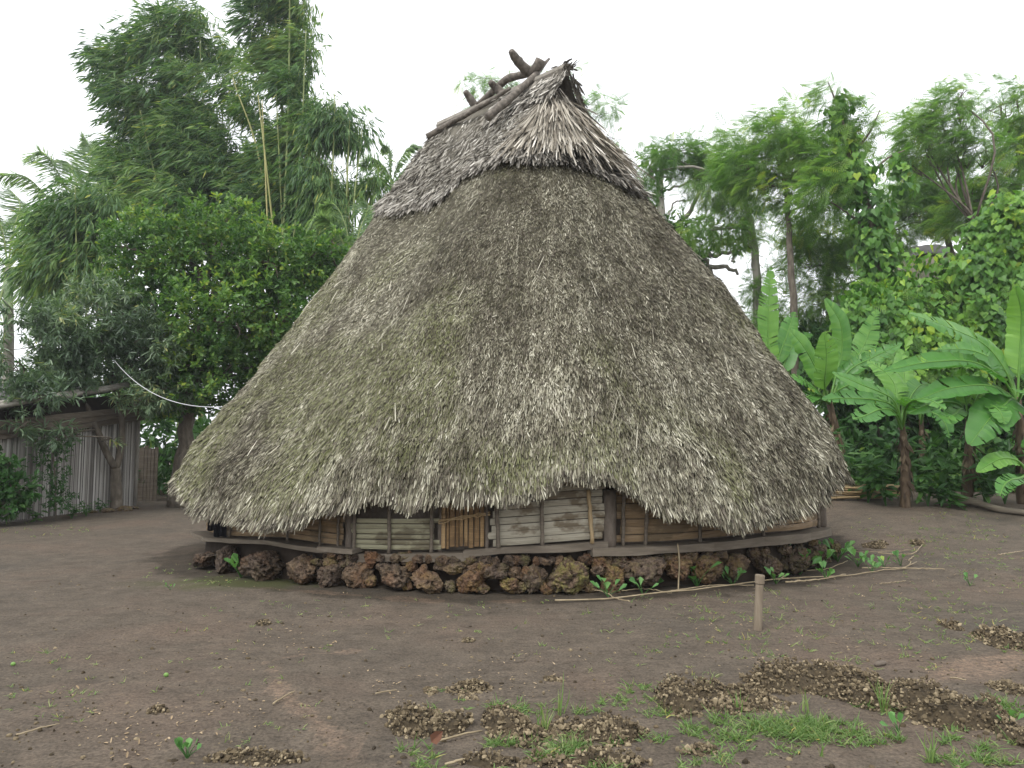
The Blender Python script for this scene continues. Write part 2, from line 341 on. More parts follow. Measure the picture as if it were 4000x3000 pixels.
# ------------------------------------------------------------------ ground
def axis(lo, a, b_, hi, st):
    c = np.arange(a, b_, st); l = [a]; s_ = st
    while l[-1] > lo: s_ *= 1.16; l.append(l[-1] - s_)
    r = [c[-1]]; s_ = st
    while r[-1] < hi: s_ *= 1.16; r.append(r[-1] + s_)
    return np.concatenate([l[:0:-1], c, r[1:]])
gx, gy = axis(-240, -7, 8, 240, .05), axis(-40, 3.2, 12, 330, .05)
X, Y = np.meshgrid(gx, gy)
Z = gz(X, Y) + .02 * (fbm(xyz(X * 6, Y * 6), 3, 21) - .5) * (np.hypot(X, Y) < 30)
g = Geo(); nx, ny = len(gx), len(gy)
i = (np.arange(ny - 1)[:, None] * nx + np.arange(nx - 1)[None]).ravel()
# pale washed-out runnels in the soil at the lower left (a stain of the ground itself)
def trail(pts, wd):
    Q = bez([gnd(*p) for p in pts], 60)[:, :2]; m = (np.abs(X - Q[:, 0].mean()) < 4) & (np.abs(Y - Q[:, 1].mean()) < 4); o = np.zeros(X.shape)
    d = np.sqrt(((np.stack([X[m], Y[m]], -1)[:, None] - Q[None]) ** 2).sum(-1)).min(1); d = d + .3 * (fbm(xyz(X[m] * 2.5, Y[m] * 2.5), 3, 51) - .5); o[m] = sst(wd, .02, d); return o
pale = np.maximum.reduce([trail([(240, 672), (265, 662), (300, 655), (345, 652)], .07) * .4, trail([(268, 668), (275, 690), (300, 712), (318, 728), (340, 752), (352, 775)], .11) * .45, trail([(350, 745), (345, 775)], .16) * .45, trail([(900, 690), (960, 672), (1030, 655)], .2) * .5, trail([(250, 587), (330, 594), (420, 600), (520, 602)], .06) * .5]).ravel()
g.add(np.stack([X, Y, Z], -1), np.stack([i, i + 1, i + nx + 1, i + nx], -1), .5, pale[i])
tag(g.build('ground', M['soil'], smooth=True), kind='structure')

# ------------------------------------------------------------------ the thatched house
HC = np.array([0, 11.76])
house = thing('thatched_house', 'large round hut with a huge grey thatched cone roof on a low stone base', 'house', (0, 11.76, 0))
def ell(px, A, B):                     # front point of an ellipse round the house, as its angle
    dx = ray(px, 510)[0]; a = dx * dx / A ** 2 + 1 / B ** 2; b = -2 * HC[1] / B ** 2; c = HC[1] ** 2 / B ** 2 - 1
    D = max(b * b - 4 * a * c, 0); y = (-b - math.sqrt(D)) / (2 * a)
    return math.atan2((y - HC[1]) / B, dx * y / A)
def epos(ph, A, B, z=0.): return np.stack([HC[0] + A * np.cos(ph), HC[1] + B * np.sin(ph), np.zeros_like(ph) + z], -1)
def pxprofile(lst, A, B, back, add=0.):
    ph = []; zz = []
    for px, py in lst:
        a = ell(px, A, B); y = HC[1] + B * math.sin(a); ph.append(a); zz.append(H + ray(px, py)[1] * y + add)
    o = np.argsort(ph); ph = np.array(ph)[o]; zz = np.array(zz)[o]
    ph = np.concatenate([[ph[0] - .8], ph, [ph[-1] + .8]]); zz = np.concatenate([[back], zz, [back]])
    def f(a):
        a = (np.asarray(a, float) + math.pi / 2 + math.pi) % (2 * math.pi) - math.pi - math.pi / 2
        return np.interp(a, ph, zz)
    return f
EA, EB = 5.07, 3.97
ze = pxprofile([(165, 487), (176, 500), (190, 513), (215, 520), (232, 524), (250, 527), (275, 525), (300, 519), (330, 511), (355, 504), (372, 501), (390, 503), (407, 508), (425, 500), (445, 497), (475, 499), (503, 501), (520, 499), (540, 496), (556, 484), (566, 477), (578, 478), (592, 482), (606, 478), (616, 484), (630, 491), (650, 505), (672, 516), (700, 520), (722, 524), (745, 529), (770, 524), (790, 521), (806, 514), (820, 506), (838, 492), (850, 474)], EA, EB, .95, .10)
TIP = at(567, 71, 10.9); ZR = TIP[2]
REAR = at(440, 130, (ZR - .15 - H) / ray(440, 130)[1])
UD = nrm(np.append((TIP - REAR)[:2], 0)); NL = np.array([UD[1], -UD[0], 0]) * 1.0     # along the ridge; sideways towards the camera
if NL[1] > 0: NL = -NL
P1 = TIP - UD * .30 - [0, 0, .12]; P2 = REAR
SM, SH = (P1[:2] + P2[:2]) / 2, (P1[:2] - P2[:2]) / 2
def roofP(ph, t, off=0., lump=True):
    ph = np.asarray(ph, float); t = np.asarray(t, float)
    n = np.stack([np.cos(ph), np.sin(ph)], -1); d = n @ UD[:2]; wgt = np.tanh(d * 3.2)
    S = SM + SH * wgt[..., None]
    g = np.clip(t - (.10 - .37 * sst(-.1, .6, d)) * t * (1 - t) * (1.25 - .6 * t) - .03 * sst(.93, 1.02, t), 0, 1.05)
    z0 = ZR - .1 - .45 * sst(.3, .95, d)
    z = z0 * (1 - t) + ze(ph) * t
    xy = S * (1 - g)[..., None] + HC * g[..., None] + np.stack([EA * np.cos(ph), EB * np.sin(ph)], -1) * g[..., None]
    P = np.concatenate([xy, z[..., None]], -1)
    nn = nrm(np.stack([np.cos(ph), np.sin(ph), np.full_like(ph, .62)], -1))
    if lump: P = P + nn * (((fbm(P * 1.6, 3, 5) - .5) * .16 + (vn(P * 6, 8) - .5) * .05) * sst(.02, .15, t))[..., None]
    return P + nn * (np.zeros_like(t) + off)[..., None]
# cap thatch: lower edge given along the front, found on the roof surface
PHG, TG = np.meshgrid(np.linspace(-math.pi, math.pi, 241), np.linspace(0, .6, 121))
QX, QY = proj(roofP(PHG, TG, .08))
_front = (np.sin(PHG) < .35)
capl = []
for px, py in [(404, 204), (420, 199), (440, 191), (455, 182), (465, 170), (480, 163), (500, 154), (520, 151), (540, 152), (560, 154), (580, 158), (600, 162), (615, 169), (630, 178), (642, 187)]:
    d2 = (QX - px) ** 2 + (QY - py) ** 2 + np.where(_front, 0, 1e6); k = np.unravel_index(np.argmin(d2), d2.shape); capl.append((PHG[k], TG[k]))
capl = np.array(sorted(((a + math.pi / 2 + math.pi) % (2 * math.pi) - 1.5 * math.pi, b) for a, b in capl))
def capt(ph):
    a = (np.asarray(ph, float) + 1.5 * math.pi) % (2 * math.pi) - 1.5 * math.pi
    return np.interp(a, np.concatenate([[capl[0, 0] - .5], capl[:, 0], [capl[-1, 0] + .5]]), np.concatenate([[.24], capl[:, 1], [.24]]))
def frame(ph, t, off):
    P = roofP(ph, t, off); T = nrm(roofP(ph, t + .012, off) - roofP(ph, t - .012, off)); S = nrm(roofP(ph + .01, t, off) - roofP(ph - .01, t, off))
    return P, T, S, nrm(np.cross(S, T))
BL = ([(-.32, 0, 0), (.32, 0, 0), (.5, .72, .25), (-.42, .80, .1), (.34, 1., .1), (-.18, .97, -.1)], [(0, 1, 2, 3), (3, 2, 4, 5)])
def strips(geo, ph, t, off, Ln, Wd, lift, az, tint, moss):
    n = len(ph); az = az * (1 - .5 * sst(.55, .95, t)) if az > .4 else az; P, T, S, N = frame(ph, t, off)
    N = np.where((N[:, 2] < -.05)[:, None], -N, N)
    D = T + S * rng.normal(0, az, n)[:, None] + N * (lift * np.abs(rng.normal(0, 1, n)))[:, None]
    NN = N + S * rng.normal(0, .55, n)[:, None]
    geo.inst(*BL, P, D, NN, Ln, Wd, tint, moss)
def rphi(n, front):                    # angles, more of them on the side that faces the yard
    a = rng.uniform(-math.pi, 0, int(n * front)); b = rng.uniform(0, math.pi, n - len(a)); return np.concatenate([a, b])
rt = Geo()
ph = np.linspace(-math.pi, math.pi, 181); t = np.linspace(0, 1, 90)
PH, TT = np.meshgrid(ph, t); V = roofP(PH, TT)
eo = V[-1].copy()
ring2 = eo * [.965, 1, 1] + [0, 0, .04]; ring2[:, 1] = HC[1] + (eo[:, 1] - HC[1]) * .965
ring3 = eo.copy(); ring3[:, 0] *= .90; ring3[:, 1] = HC[1] + (eo[:, 1] - HC[1]) * .90; ring3[:, 2] += .42
V = np.concatenate([V, ring2[None], ring3[None]]); nr, nc = V.shape[:2]
i = (np.arange(nr - 1)[:, None] * nc + np.arange(nc - 1)[None]).ravel()
rt.add(V, np.stack([i, i + nc, i + nc + 1, i + 1], -1), .12, .15)
def mosst(P, t):                       # moss grows in patches, more on the lower left
    m = fbm(P * .9, 3, 31) + .18 * sst(.3, -4, P[:, 0]) + .10 * sst(.35, .9, t) - .08
    return sst(.52, .78, m)
n = 260000
ph = rphi(n, .82); t = np.sqrt(rng.uniform(.03, 1.0, n))
P = roofP(ph, t); pt = fbm(P * 2.2, 3, 40); pb = fbm(P * .55, 2, 44)
tint = np.clip(rng.beta(1.35, 1.75, n) * .95 + (pt - .5) * .6 + (pb - .5) * .5 + .10 * sst(.45, 1., t) - .04, 0, 1)
tint = np.clip(tint + (vn(np.stack([ph * 75, t * 30, 0 * t], -1), 71) - .5) * .45 + (vn(np.stack([ph * 22, t * 14, 0 * t], -1), 72) - .5) * .3 + (vn(np.stack([ph * 8, t * 2.5, 0 * t], -1), 73) - .5) * .22, 0, 1)  # bundle noise paints dark gaps between strand clumps into the tint
moss = np.clip((mosst(P, t) * .55 + .17) * rng.uniform(.0, 1.1, n), 0, .85)
low = sst(.72, 1, t)
strips(rt, ph, t, rng.uniform(.0, .035, n), rng.uniform(.028, .075, n) * (1 + .45 * low), rng.uniform(.006, .0125, n) * (1 + .2 * low), .18, .42, tint, moss)
# a few long loose strips, pale, lying across the others
n = 160
ph = rphi(n, .8); t = np.sqrt(rng.uniform(.12, .98, n))
strips(rt, ph, t, .04, rng.uniform(.15, .4, n), rng.uniform(.006, .014, n), .1, .3, rng.uniform(.7, 1, n), 0.)
# the hanging edge, in thin layers
for k, (tb, n) in enumerate([(.972, 14000), (.985, 14000), (.997, 13000)]):
    ph = rphi(n, .7); clump = .55 * vn(xyz(ph * 34, ph * 0 + k), 3) + .75 * vn(xyz(ph * 13, ph * 0 + 9), 5)
    strips(rt, ph, np.full(n, tb) + rng.uniform(-.012, .008, n), rng.uniform(-.10 + .04 * k, .02, n), rng.uniform(.06, .13, n) + .10 * clump, rng.uniform(.009, .018, n), .13, .17, np.clip(rng.beta(.9, 1.1, n) * .98, 0, 1), rng.uniform(0, .45, n) ** 2)
roof = rt.build('thatch_roof', M['thatch'], house)
# --- the pale cap
cg = Geo()
phc = np.linspace(-math.pi, math.pi, 145); uu = np.linspace(0, 1, 26)
PH, UU = np.meshgrid(phc, uu); TT = UU * capt(PH) * .97
V = roofP(PH, TT, .045); V = np.concatenate([V, roofP(PH[-1:], TT[-1:], -.02)]); nr, nc = V.shape[:2]
i = (np.arange(nr - 1)[:, None] * nc + np.arange(nc - 1)[None]).ravel()
cg.add(V, np.stack([i, i + nc, i + nc + 1, i + 1], -1), .15, .1)
n = 24000
ph = rphi(n, .72); u = np.sqrt(rng.uniform(.01, 1, n)); t = u * capt(ph)
P = roofP(ph, t)
tint = np.clip(rng.beta(.9, 1., n) * .95 + (fbm(P * 2.5, 2, 50) - .5) * .6, 0, 1)
strips(cg, ph, t, rng.uniform(.045, .08, n), rng.uniform(.08, .2, n), rng.uniform(.010, .022, n), .2, .3, tint, rng.uniform(0, .4, n) ** 2)
n = 5000
ph = rphi(n, .75); strips(cg, ph, capt(ph) * rng.uniform(.93, 1.02, n), rng.uniform(.02, .08, n), rng.uniform(.14, .34, n) * (.7 + .6 * vn(xyz(ph * 20, 0 * ph), 2)), rng.uniform(.012, .026, n), .2, .22, rng.beta(2, 1.8, n), 0.)
cap = cg.build('ridge_cap', M['thatch_cap'], house); tag(cap, 'pale grey thatch cap with a ragged lower edge')
# --- ridge roll and the gablet hood over the front end of the ridge
hg = Geo()
dl = nrm(NL * .55 + [0, 0, -.85]); dr = nrm(-NL * .55 + [0, 0, -.85])
rl = np.linspace(0, 1, 14)[:, None]
ridge_line = (REAR + [0, 0, .05]) * (1 - rl) + (TIP + [0, 0, .02]) * rl
hg.tube(ridge_line, .10, 8, .35)
def flap(d, nrmv, n, back, L0, L1, tintf):
    # sloping thatch flap from the ridge: thin slab plus strips
    s_ = np.linspace(0, 1, 9)[:, None]; a = TIP - UD * (back * s_); b_ = a + d * (L0 + (L1 - L0) * s_) - UD * .10
    V = np.stack([a + nrmv * .02, b_ + nrmv * .02, b_ - nrmv * .05, a - nrmv * .05], 1); q = np.arange(8) * 4
    for e in range(4): hg.add(V, np.stack([q + e, q + (e + 1) % 4, q + 4 + (e + 1) % 4, q + 4 + e], -1), .12)
    u = rng.uniform(-.06, 1, n); v = rng.uniform(0, 1, n) ** .8; lim = L0 + (L1 - L0) * np.clip(u, 0, 1)
    P = TIP - UD * (back * u)[:, None] + d * (v * lim)[:, None] + nrmv * rng.uniform(.02, .07, n)[:, None]
    D = d + UD * rng.normal(-.05, .2, n)[:, None] + nrmv * np.abs(rng.normal(0, .2, n))[:, None]
    hg.inst(*BL, P, D, nrmv + UD * rng.normal(0, .5, n)[:, None], rng.uniform(.14, .34, n), rng.uniform(.014, .03, n), tintf(n))
nl_ = nrm(np.cross(dl, UD)); nl_ = nl_ if nl_[2] > 0 else -nl_
nr_ = nrm(np.cross(dr, UD)); nr_ = nr_ if nr_[2] > 0 else -nr_
flap(dl, nl_, 900, 1.25, .52, .70, lambda n: rng.beta(2, 1.6, n))
flap(dr, nr_, 2600, 1.35, 1.5, 1.25, lambda n: rng.beta(1.6, 2.2, n))
# tufts that overhang the tip of the ridge
n = 110
P = TIP + UD * rng.uniform(-.35, .02, n)[:, None] + np.array([0, 0, .06]) + rng.normal(0, .04, (n, 3)); D = UD * .8 + rdir(n) * .45 + [0, 0, -.15]
hg.inst(*BL, P, D, rdir(n) * .5 + [0, 0, 1], rng.uniform(.1, .22, n), rng.uniform(.016, .032, n), rng.beta(1.6, 2, n))
hood = hg.build('gable_hood', M['thatch_cap'], house); tag(hood, 'peaked thatch hood over the open end of the ridge')
# --- fan of straw coloured strips under the hood
fg = Geo(); n = 1500
pf = math.atan2(UD[1] / EB, UD[0] / EA)
ph = pf + rng.normal(-.28, .55, n); tt = rng.uniform(.015, .12, n) + .05 * rng.random(n)
A0 = TIP - UD * .26 + [0, 0, -.30]
for k, (n, lo, hi, off) in enumerate([(650, .0, .35, .15), (600, .3, .62, .13), (600, .5, .72, .11)]):
    ph = pf + rng.normal(-.35, .75, n); tgt = roofP(ph, capt(ph) * 1.08, .06); ok = (proj(tgt)[0] > 512 + rng.normal(0, 12, n)) & (proj(tgt)[0] < 632); ph = ph[ok]; n = len(ph); f = rng.uniform(lo, hi, n)
    tgt = roofP(ph, capt(ph) * 1.08, .06); st = A0 + rng.normal(0, .07, (n, 3)) * [1, 1, .5]
    P = st * (1 - f)[:, None] + tgt * f[:, None] + nrm(np.stack([np.cos(ph), np.sin(ph), 0 * ph + .5], -1)) * (off * .8 * np.sin(np.pi * np.clip(f, 0, 1)) + .02)[:, None]
    D = nrm(tgt - st); ln = np.linalg.norm(tgt - st, axis=1)
    N0 = nrm(np.stack([np.cos(ph), np.sin(ph), 0 * ph + .6], -1))
    D = D + N0 * np.abs(rng.normal(0, .13, n))[:, None] + np.cross(D, N0) * rng.normal(0, .06, n)[:, None]
    fg.inst(*BL, P, D, N0 + np.cross(D, N0) * rng.normal(0, .5, n)[:, None], rng.uniform(.30, .46, n) * ln, rng.uniform(.014, .032, n), np.clip(rng.beta(2, 1.4, n) * .9 + .1 * k - .05, 0, 1))
fan = fg.build('straw_fan', M['thatch_fan'], house); tag(fan, 'fan of straw coloured palm strips below the ridge end')
# --- ridge poles
def ridgeY(px): 
    dx = ray(px, 90)[0]; k = (REAR[0] - TIP[0]) / (REAR[1] - TIP[1]); return (TIP[0] - k * TIP[1]) / (dx - k)
def pole(name, pts, rad, n=9, wob=.002):
    P = np.array([at(*p) for p in pts]); c = bez(P, 14) + rng.normal(0, wob, (14, 3)); g = Geo()
    g.tube(c, np.interp(np.linspace(0, 1, 14), np.linspace(0, 1, len(rad)), rad) * rng.uniform(.93, 1.07, 14), n)
    return g.build(name, M['wood_pole'], house, smooth=True)
y0 = ridgeY(530)
pole('ridge_pole', [(511, 51, y0 - .35), (517, 60, y0 - .2), (526, 70, y0 - .05), (537, 78, y0 + .12)], [.045, .078, .085, .07])
pole('ridge_pole', [(487, 118, y0 - .55), (508, 100, y0 - .45), (533, 77, y0 - .12), (549, 59, y0 + .35)], [.066, .064, .05, .02])
pole('ridge_pole', [(490, 82, ridgeY(495) - .25), (496, 88, ridgeY(496) - .12), (505, 96, ridgeY(503) - .05)], [.045, .075, .07])
pole('ridge_pole', [(465, 91, ridgeY(468) - .25), (471, 100, ridgeY(470) - .12), (478, 111, ridgeY(475) - .0)], [.045, .07, .07])
pole('ridge_log', [(541, 60, y0 - .1), (535, 69, y0 - .05), (522, 75, y0 + .05), (507, 79, ridgeY(507)), (497, 88, ridgeY(497)), (478, 105, ridgeY(480) - .02)], [.085, .075, .06, .068, .06, .05])
pole('ridge_log', [(427, 137, REAR[1] - .25), (447, 125, REAR[1] - .35), (467, 114, ridgeY(467) - .35), (490, 101, ridgeY(490) - .3), (510, 88, ridgeY(505) - .3)], [.055, .05, .045, .04, .03])

# --- sills, walls and battens under the eaves
zp = pxprofile([(205, 538), (240, 540), (272, 542), (341, 551), (420, 552), (500, 549), (590, 547), (671, 545), (754, 538), (826, 529)], 4.8, 3.62, .33)
WA, WB = 4.62, 3.44
core = Geo(); ph = np.linspace(0, 2 * math.pi, 97)
V = np.concatenate([epos(ph, WA * .97, WB * .97, .02)[None], epos(ph, WA * .97, WB * .97, 1.05)[None]]); i = np.arange(96)
core.add(V, np.stack([i, i + 1, i + 98, i + 97], -1), .2)
core.build('dark_backing_wall', M['wood_dark'], house)  # added dark shell: stops light leaks and darkens the gaps above the panels
def arc(px0, px1, A, B, n): return np.linspace(ell(px0, A, B), ell(px1, A, B), n)
def sill(px0, px1, z_off, thick, out, tilt=0.):
    g = Geo(); n = 16; a = arc(px0, px1, WA, WB, n); tl = np.linspace(0, 1, n) * tilt
    outer = epos(a, WA + out, WB + out); inner = epos(a, WA - .25, WB - .25); z = zp(a) + z_off + tl + (vn(xyz(a * 9, 3), 4) - .5) * .02
    th = thick * (1 + .25 * (vn(xyz(a * 14, 9), 2) - .5)); outer = outer + ((vn(xyz(a * 16, 5), 6) - .5) * .07)[:, None] * nrm(epos(a, WA, WB) - [0, 11.76, 0])
    V = np.stack([outer + np.stack([0 * z, 0 * z, z - th], -1), outer + np.stack([0 * z, 0 * z, z], -1), inner + np.stack([0 * z, 0 * z, z], -1), inner + np.stack([0 * z, 0 * z, z - th], -1)], 1)
    q = np.arange(n - 1) * 4
    g.add(V, [np.stack([q + e, q + (e + 1) % 4, q + 4 + (e + 1) % 4, q + 4 + e], -1) for e in range(4)] + [np.array([[0, 1, 2, 3], [4 * n - 1, 4 * n - 2, 4 * n - 3, 4 * n - 4]])])
    return g.build('sill_plank', M['plank'], house)
sill(203, 345, .01, .05, .17); sill(340, 470, -.03, .085, .12); sill(466, 604, -.005, .075, .13, .055); sill(588, 700, -.015, .085, .20); sill(698, 829, -.01, .10, .16)
sill(330, 364, .035, .05, .22)
def panel(name, px0, px1, zb, zt, ns, mt, off=0., tilt=0., sag=0.):
    g = Geo(); m = 18; a = arc(px0, px1, WA, WB, m)
    zz = np.linspace(zb, zt, ns + 1)
    for k in range(ns):
        o = off + rng.uniform(-.008, .008); jag = rng.uniform(-.012, .012, 2); aa = a.copy(); aa[0] += jag[0]; aa[-1] += jag[1]
        wv = np.linspace(0, 1, m) * tilt + (vn(xyz(aa * 5, zb * 3.1), 5) - .5) * .02
        P = epos(aa, WA + o, WB + o); z0 = zp(a) + zz[k] + wv + .003; z1 = zp(a) + zz[k + 1] + wv - (rng.uniform(.004, .009) if rng.random() < .4 else rng.uniform(.0, .002))
        V = np.stack([P + np.stack([0 * z0, 0 * z0, z0], -1), P + .008 * nrm(P - [0, 11.76, 0]) + np.stack([0 * z0, 0 * z0, (z0 + z1) / 2], -1), P + np.stack([0 * z0, 0 * z0, z1], -1)], 1)
        q = np.arange(m - 1) * 3; g.add(V, [np.stack([q, q + 3, q + 4, q + 1], -1), np.stack([q + 1, q + 4, q + 5, q + 2], -1)], rng.uniform(.28, .68))
    return g.build(name, mt, house)
def batten(pan, px, zb, zt, r, off, lean=0., name='batten', mt=None):
    g = Geo(); a = np.linspace(ell(px, WA, WB), ell(px + lean, WA, WB), 10); z = zp(a) + np.linspace(zb, np.minimum(zt, .62), 10)
    P = epos(a, WA + off, WB + off); P[:, 2] = z; P[:, 0] += rng.normal(0, .003, 10)
    rr = r * (1 + .22 * (np.arange(10) % 4 == 0)); g.tube(P, rr, 7, rng.random())
    return g.build(name, mt or M['plank'], pan, origin=ORG[house.name], smooth=True)
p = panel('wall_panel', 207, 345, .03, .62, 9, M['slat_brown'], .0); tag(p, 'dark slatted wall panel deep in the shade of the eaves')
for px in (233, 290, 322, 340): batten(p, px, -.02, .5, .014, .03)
p = panel('wall_panel', 356, 438, .01, .36, 6, M['slat_green'], .06); tag(p, 'low greenish split bamboo panel with a dark gap above')
for px in (359, 393, 434): batten(p, px, -.03, .75, .02, .09)
p = panel('wall_panel', 492, 601, .02, .80, 10, M['slat_pale'], .07, .055); tag(p, 'large pale grey woven bamboo panel leaning out, stained brown')
for px, b, l in ((499, .0, -2), (541, .0, 0), (589, .03, -3)): batten(p, px, b, .85, .022, .11, l, mt=M['bamboo_dry'] if px > 560 else None)
p = panel('wall_panel', 616, 822, .02, .80, 9, M['slat_brown'], .0); tag(p, 'brown split bamboo wall panel right of the dark post')
for px, l in ((621, 2), (643, 4), (697, 2), (760, 0), (815, 0)): batten(p, px, -.02, .6, .02, .04, l)
# door of upright bamboo slats
g = Geo(); a0, a1 = ell(442, WA, WB), ell(489, WA, WB); e = np.linspace(a0, a1, 11); e[1:-1] += rng.uniform(-.3, .3, 9) * (a1 - a0) / 10
for k in range(10):
    a = np.array([e[k] + .0012, e[k + 1] - .0012]); P = epos(a, WA + .05 + rng.uniform(-.006, .006), WB + .05); b_ = zp(a) + .02 + rng.uniform(-.01, .015)
    Pm = P.mean(0) + .014 * nrm(P.mean(0) - [0, 11.76, 0]); V = [np.append(P[0, :2], b_[0]), np.append(Pm[:2], b_[0]), np.append(P[1, :2], b_[1])]; V += [v + np.array([rng.uniform(-.01, .01), 0, 1.0]) for v in V]
    g.add(V, [[0, 1, 4, 3], [1, 2, 5, 4]], rng.random())
door = g.build('door', M['slat_orange'], house)
g = Geo()
for dz in (.30, .31, .325):
    a = np.linspace(a0 - .004, a1 + .004, 14); P = epos(a, WA + .075, WB + .075); P[:, 2] = zp(a) + dz + np.linspace(0, .07, 14) + rng.normal(0, .006, 14); g.tube(P, .007, 5)
g.build('cane_tie', M['bamboo_dry'], door, origin=ORG[house.name])
def post(px, r, off=.03, mt='wood_dark', zt=1.1):
    g = Geo(); a = ell(px, WA, WB); z = np.linspace(float(zp(a)) - .03, zt, 8); P = epos(np.full(8, a), WA + off, WB + off); P[:, 2] = z; P[:, :2] += rng.normal(0, .004, (8, 2))
    g.tube(P, r, 10); return g.build('post', M[mt], house, smooth=True)
post(352, .05); post(441, .028); post(487.5, .022, .06); post(608, .075, .05); post(823, .07)

# --- stone base: packed earth core, each stone on it its own piece
bg_ = Geo(); ph = np.linspace(0, 2 * math.pi, 121)
V = np.stack([epos(ph, 4.62, 3.44, -.1), epos(ph, 4.60, 3.42, 0.), epos(ph, 4.58, 3.40, 0.), epos(ph, 4.0, 3.0, 0.)], 0)
V[1, :, 2] = zp(ph) * .55; V[2, :, 2] = zp(ph) - .06; V[3, :, 2] = zp(ph) - .05
i = (np.arange(3)[:, None] * 121 + np.arange(120)[None]).ravel(); bg_.add(V, np.stack([i, i + 1, i + 122, i + 121], -1), .3)
base = bg_.build('stone_base', M['earth_gap_dark'], house)
SN = 0
def stone(px, zc, hw, hh, hd=None, out=0., moss=0., squeeze=.0):
    global SN; SN += 1
    a = ell(px, 4.74, 3.56); c = epos(np.array([a]), 4.62 + out, 3.50 + out, 0)[0]; tang = nrm(np.array([-4.74 * math.sin(a), 3.56 * math.cos(a), 0])); rad = np.array([tang[1], -tang[0], 0]); up = np.array([0, 0, 1.])
    th = rng.normal(0, .22); tx, up = tang * math.cos(th) + up * math.sin(th), up * math.cos(th) - tang * math.sin(th)
    V, Fa = ICO4; seed = rng.uniform(0, 99, 3); hd = hd or (hw + hh) * .5
    d = 1 + .62 * (fbm(V * 1.15 + seed, 2, 1) - .5) + .42 * (fbm(V * 3.0 + seed, 2, 2) - .5) + .30 * (fbm(V * 7 + seed, 2, 3) - .5) - .30 * sst(.60, .8, vn(V * 6 + seed + 9, 4)) - .14 * sst(.6, .8, vn(V * 13 + seed, 6))
    cut = 9.
    for _ in range(9):
        q = rdir(1)[0]; cut = np.minimum(cut, rng.uniform(.62, .95) / np.maximum(V @ q, .05))
    d = np.minimum(d * .97, cut * (1 + .16 * (fbm(V * 3 + seed, 2, 2) - .5))) + .13 * (fbm(V * 8 + seed, 2, 3) - .5)
    hw, hh = hw * rng.uniform(.92, 1.2), hh * rng.uniform(.95, 1.15)
    Q = np.sign(V) * np.abs(V) ** .85 * d[:, None]
    P = c + [0, 0, zc + float(gz(c[0], c[1]))] + Q[:, :1] * hw * tx + Q[:, 1:2] * hd * rad + Q[:, 2:] * hh * up
    g = Geo(); g.add(P, Fa, rng.random(), moss); return g.build('stone', M['stone'], base, origin=ORG[house.name], smooth=False if False else True)
# big stones read off the photograph: pixel, height above ground, half width, half height
tag(stone(570, .165, .235, .20, .2, .1, .9), 'largest boulder, rusty on top and mossy below')
for px, zc, hw, hh, o, ms in [(429, .13, .19, .125, .08, .2), (472, .13, .165, .135, .08, .3), (511, .09, .14, .085, .09, .9), (395, .13, .17, .12, .08, .1), (360, .12, .15, .13, .08, .1), (334, .13, .17, .14, .09, .1),
        (304, .17, .22, .17, .08, .1), (262, .16, .3, .17, .06, .1), (228, .17, .15, .17, .1, .1), (209, .12, .22, .10, .12, .1), (452, .28, .17, .065, .05, .3), (494, .24, .16, .1, .06, .2), (533, .15, .12, .13, .07, .3), (612, .12, .13, .15, .09, .6), (645, .22, .24, .17, .09, .3), (620, .31, .10, .1, .07, .6), (600, .30, .09, .09, .06, .4), (678, .24, .2, .16, .05, .4), (708, .2, .18, .15, .03, .4), (738, .2, .2, .15, .03, .4), (770, .19, .2, .15, .03, .4), (797, .19, .2, .16, .05, .4), (818, .17, .2, .16, .09, .4), (829, .12, .14, .12, .15, .5)]:
    stone(px, zc, hw, hh, None, o, ms)
for px in np.arange(325, 604, 9.5):
    stone(px + rng.uniform(-4, 4), .335 + rng.uniform(-.02, .02), rng.uniform(.04, .085), rng.uniform(.04, .07), None, rng.uniform(0, .09), rng.choice([.1, .5]))
for px in np.arange(318, 600, 12):
    stone(px + rng.uniform(-5, 5), .24 + rng.uniform(-.03, .03), rng.uniform(.045, .10), rng.uniform(.045, .08), None, rng.uniform(.02, .12), rng.choice([.1, .5]))
for px in np.arange(612, 826, 16):
    stone(px + rng.uniform(-5, 5), .33 + rng.uniform(-.05, .02), rng.uniform(.07, .12), rng.uniform(.05, .08), None, rng.uniform(0, .06), .3)
for px in (545, 520, 552, 590, 482, 372, 450, 408):
    stone(px, .06, rng.uniform(.06, .09), rng.uniform(.05, .07), None, .1, .5)

# ------------------------------------------------------------------ trees and other plants
def blob(px, py, rx, ry, Y, dep=.8):   # ellipsoid of a crown: centre and radii
    return at(px, py, Y), np.array([rx * Y / F, rx * Y / F * dep, ry * Y / F])
def twigpts(blobs, n, gap=.0, freq=1.1, shell=.35):
    vol = np.array([np.prod(b[1]) ** .75 for b in blobs]); k = rng.choice(len(blobs), int(n * 1.8), p=vol / vol.sum())
    c = np.array([b[0] for b in blobs])[k]; r = np.array([b[1] for b in blobs])[k]
    u = rdir(len(k)); rr = shell + (1 - shell) * rng.random(len(k)) ** .5
    P = c + u * r * rr[:, None] * (1 + .28 * (fbm(u * 2.2 + k[:, None] * 7.7, 2, 3) - .5)[:, None])
    ok = fbm(P * freq + 3.3, 2, 12) > gap; P, u, k = P[ok][:n], u[ok][:n], k[ok][:n]
    keep = P[:, 2] > .25
    return P[keep], u[keep], k[keep]
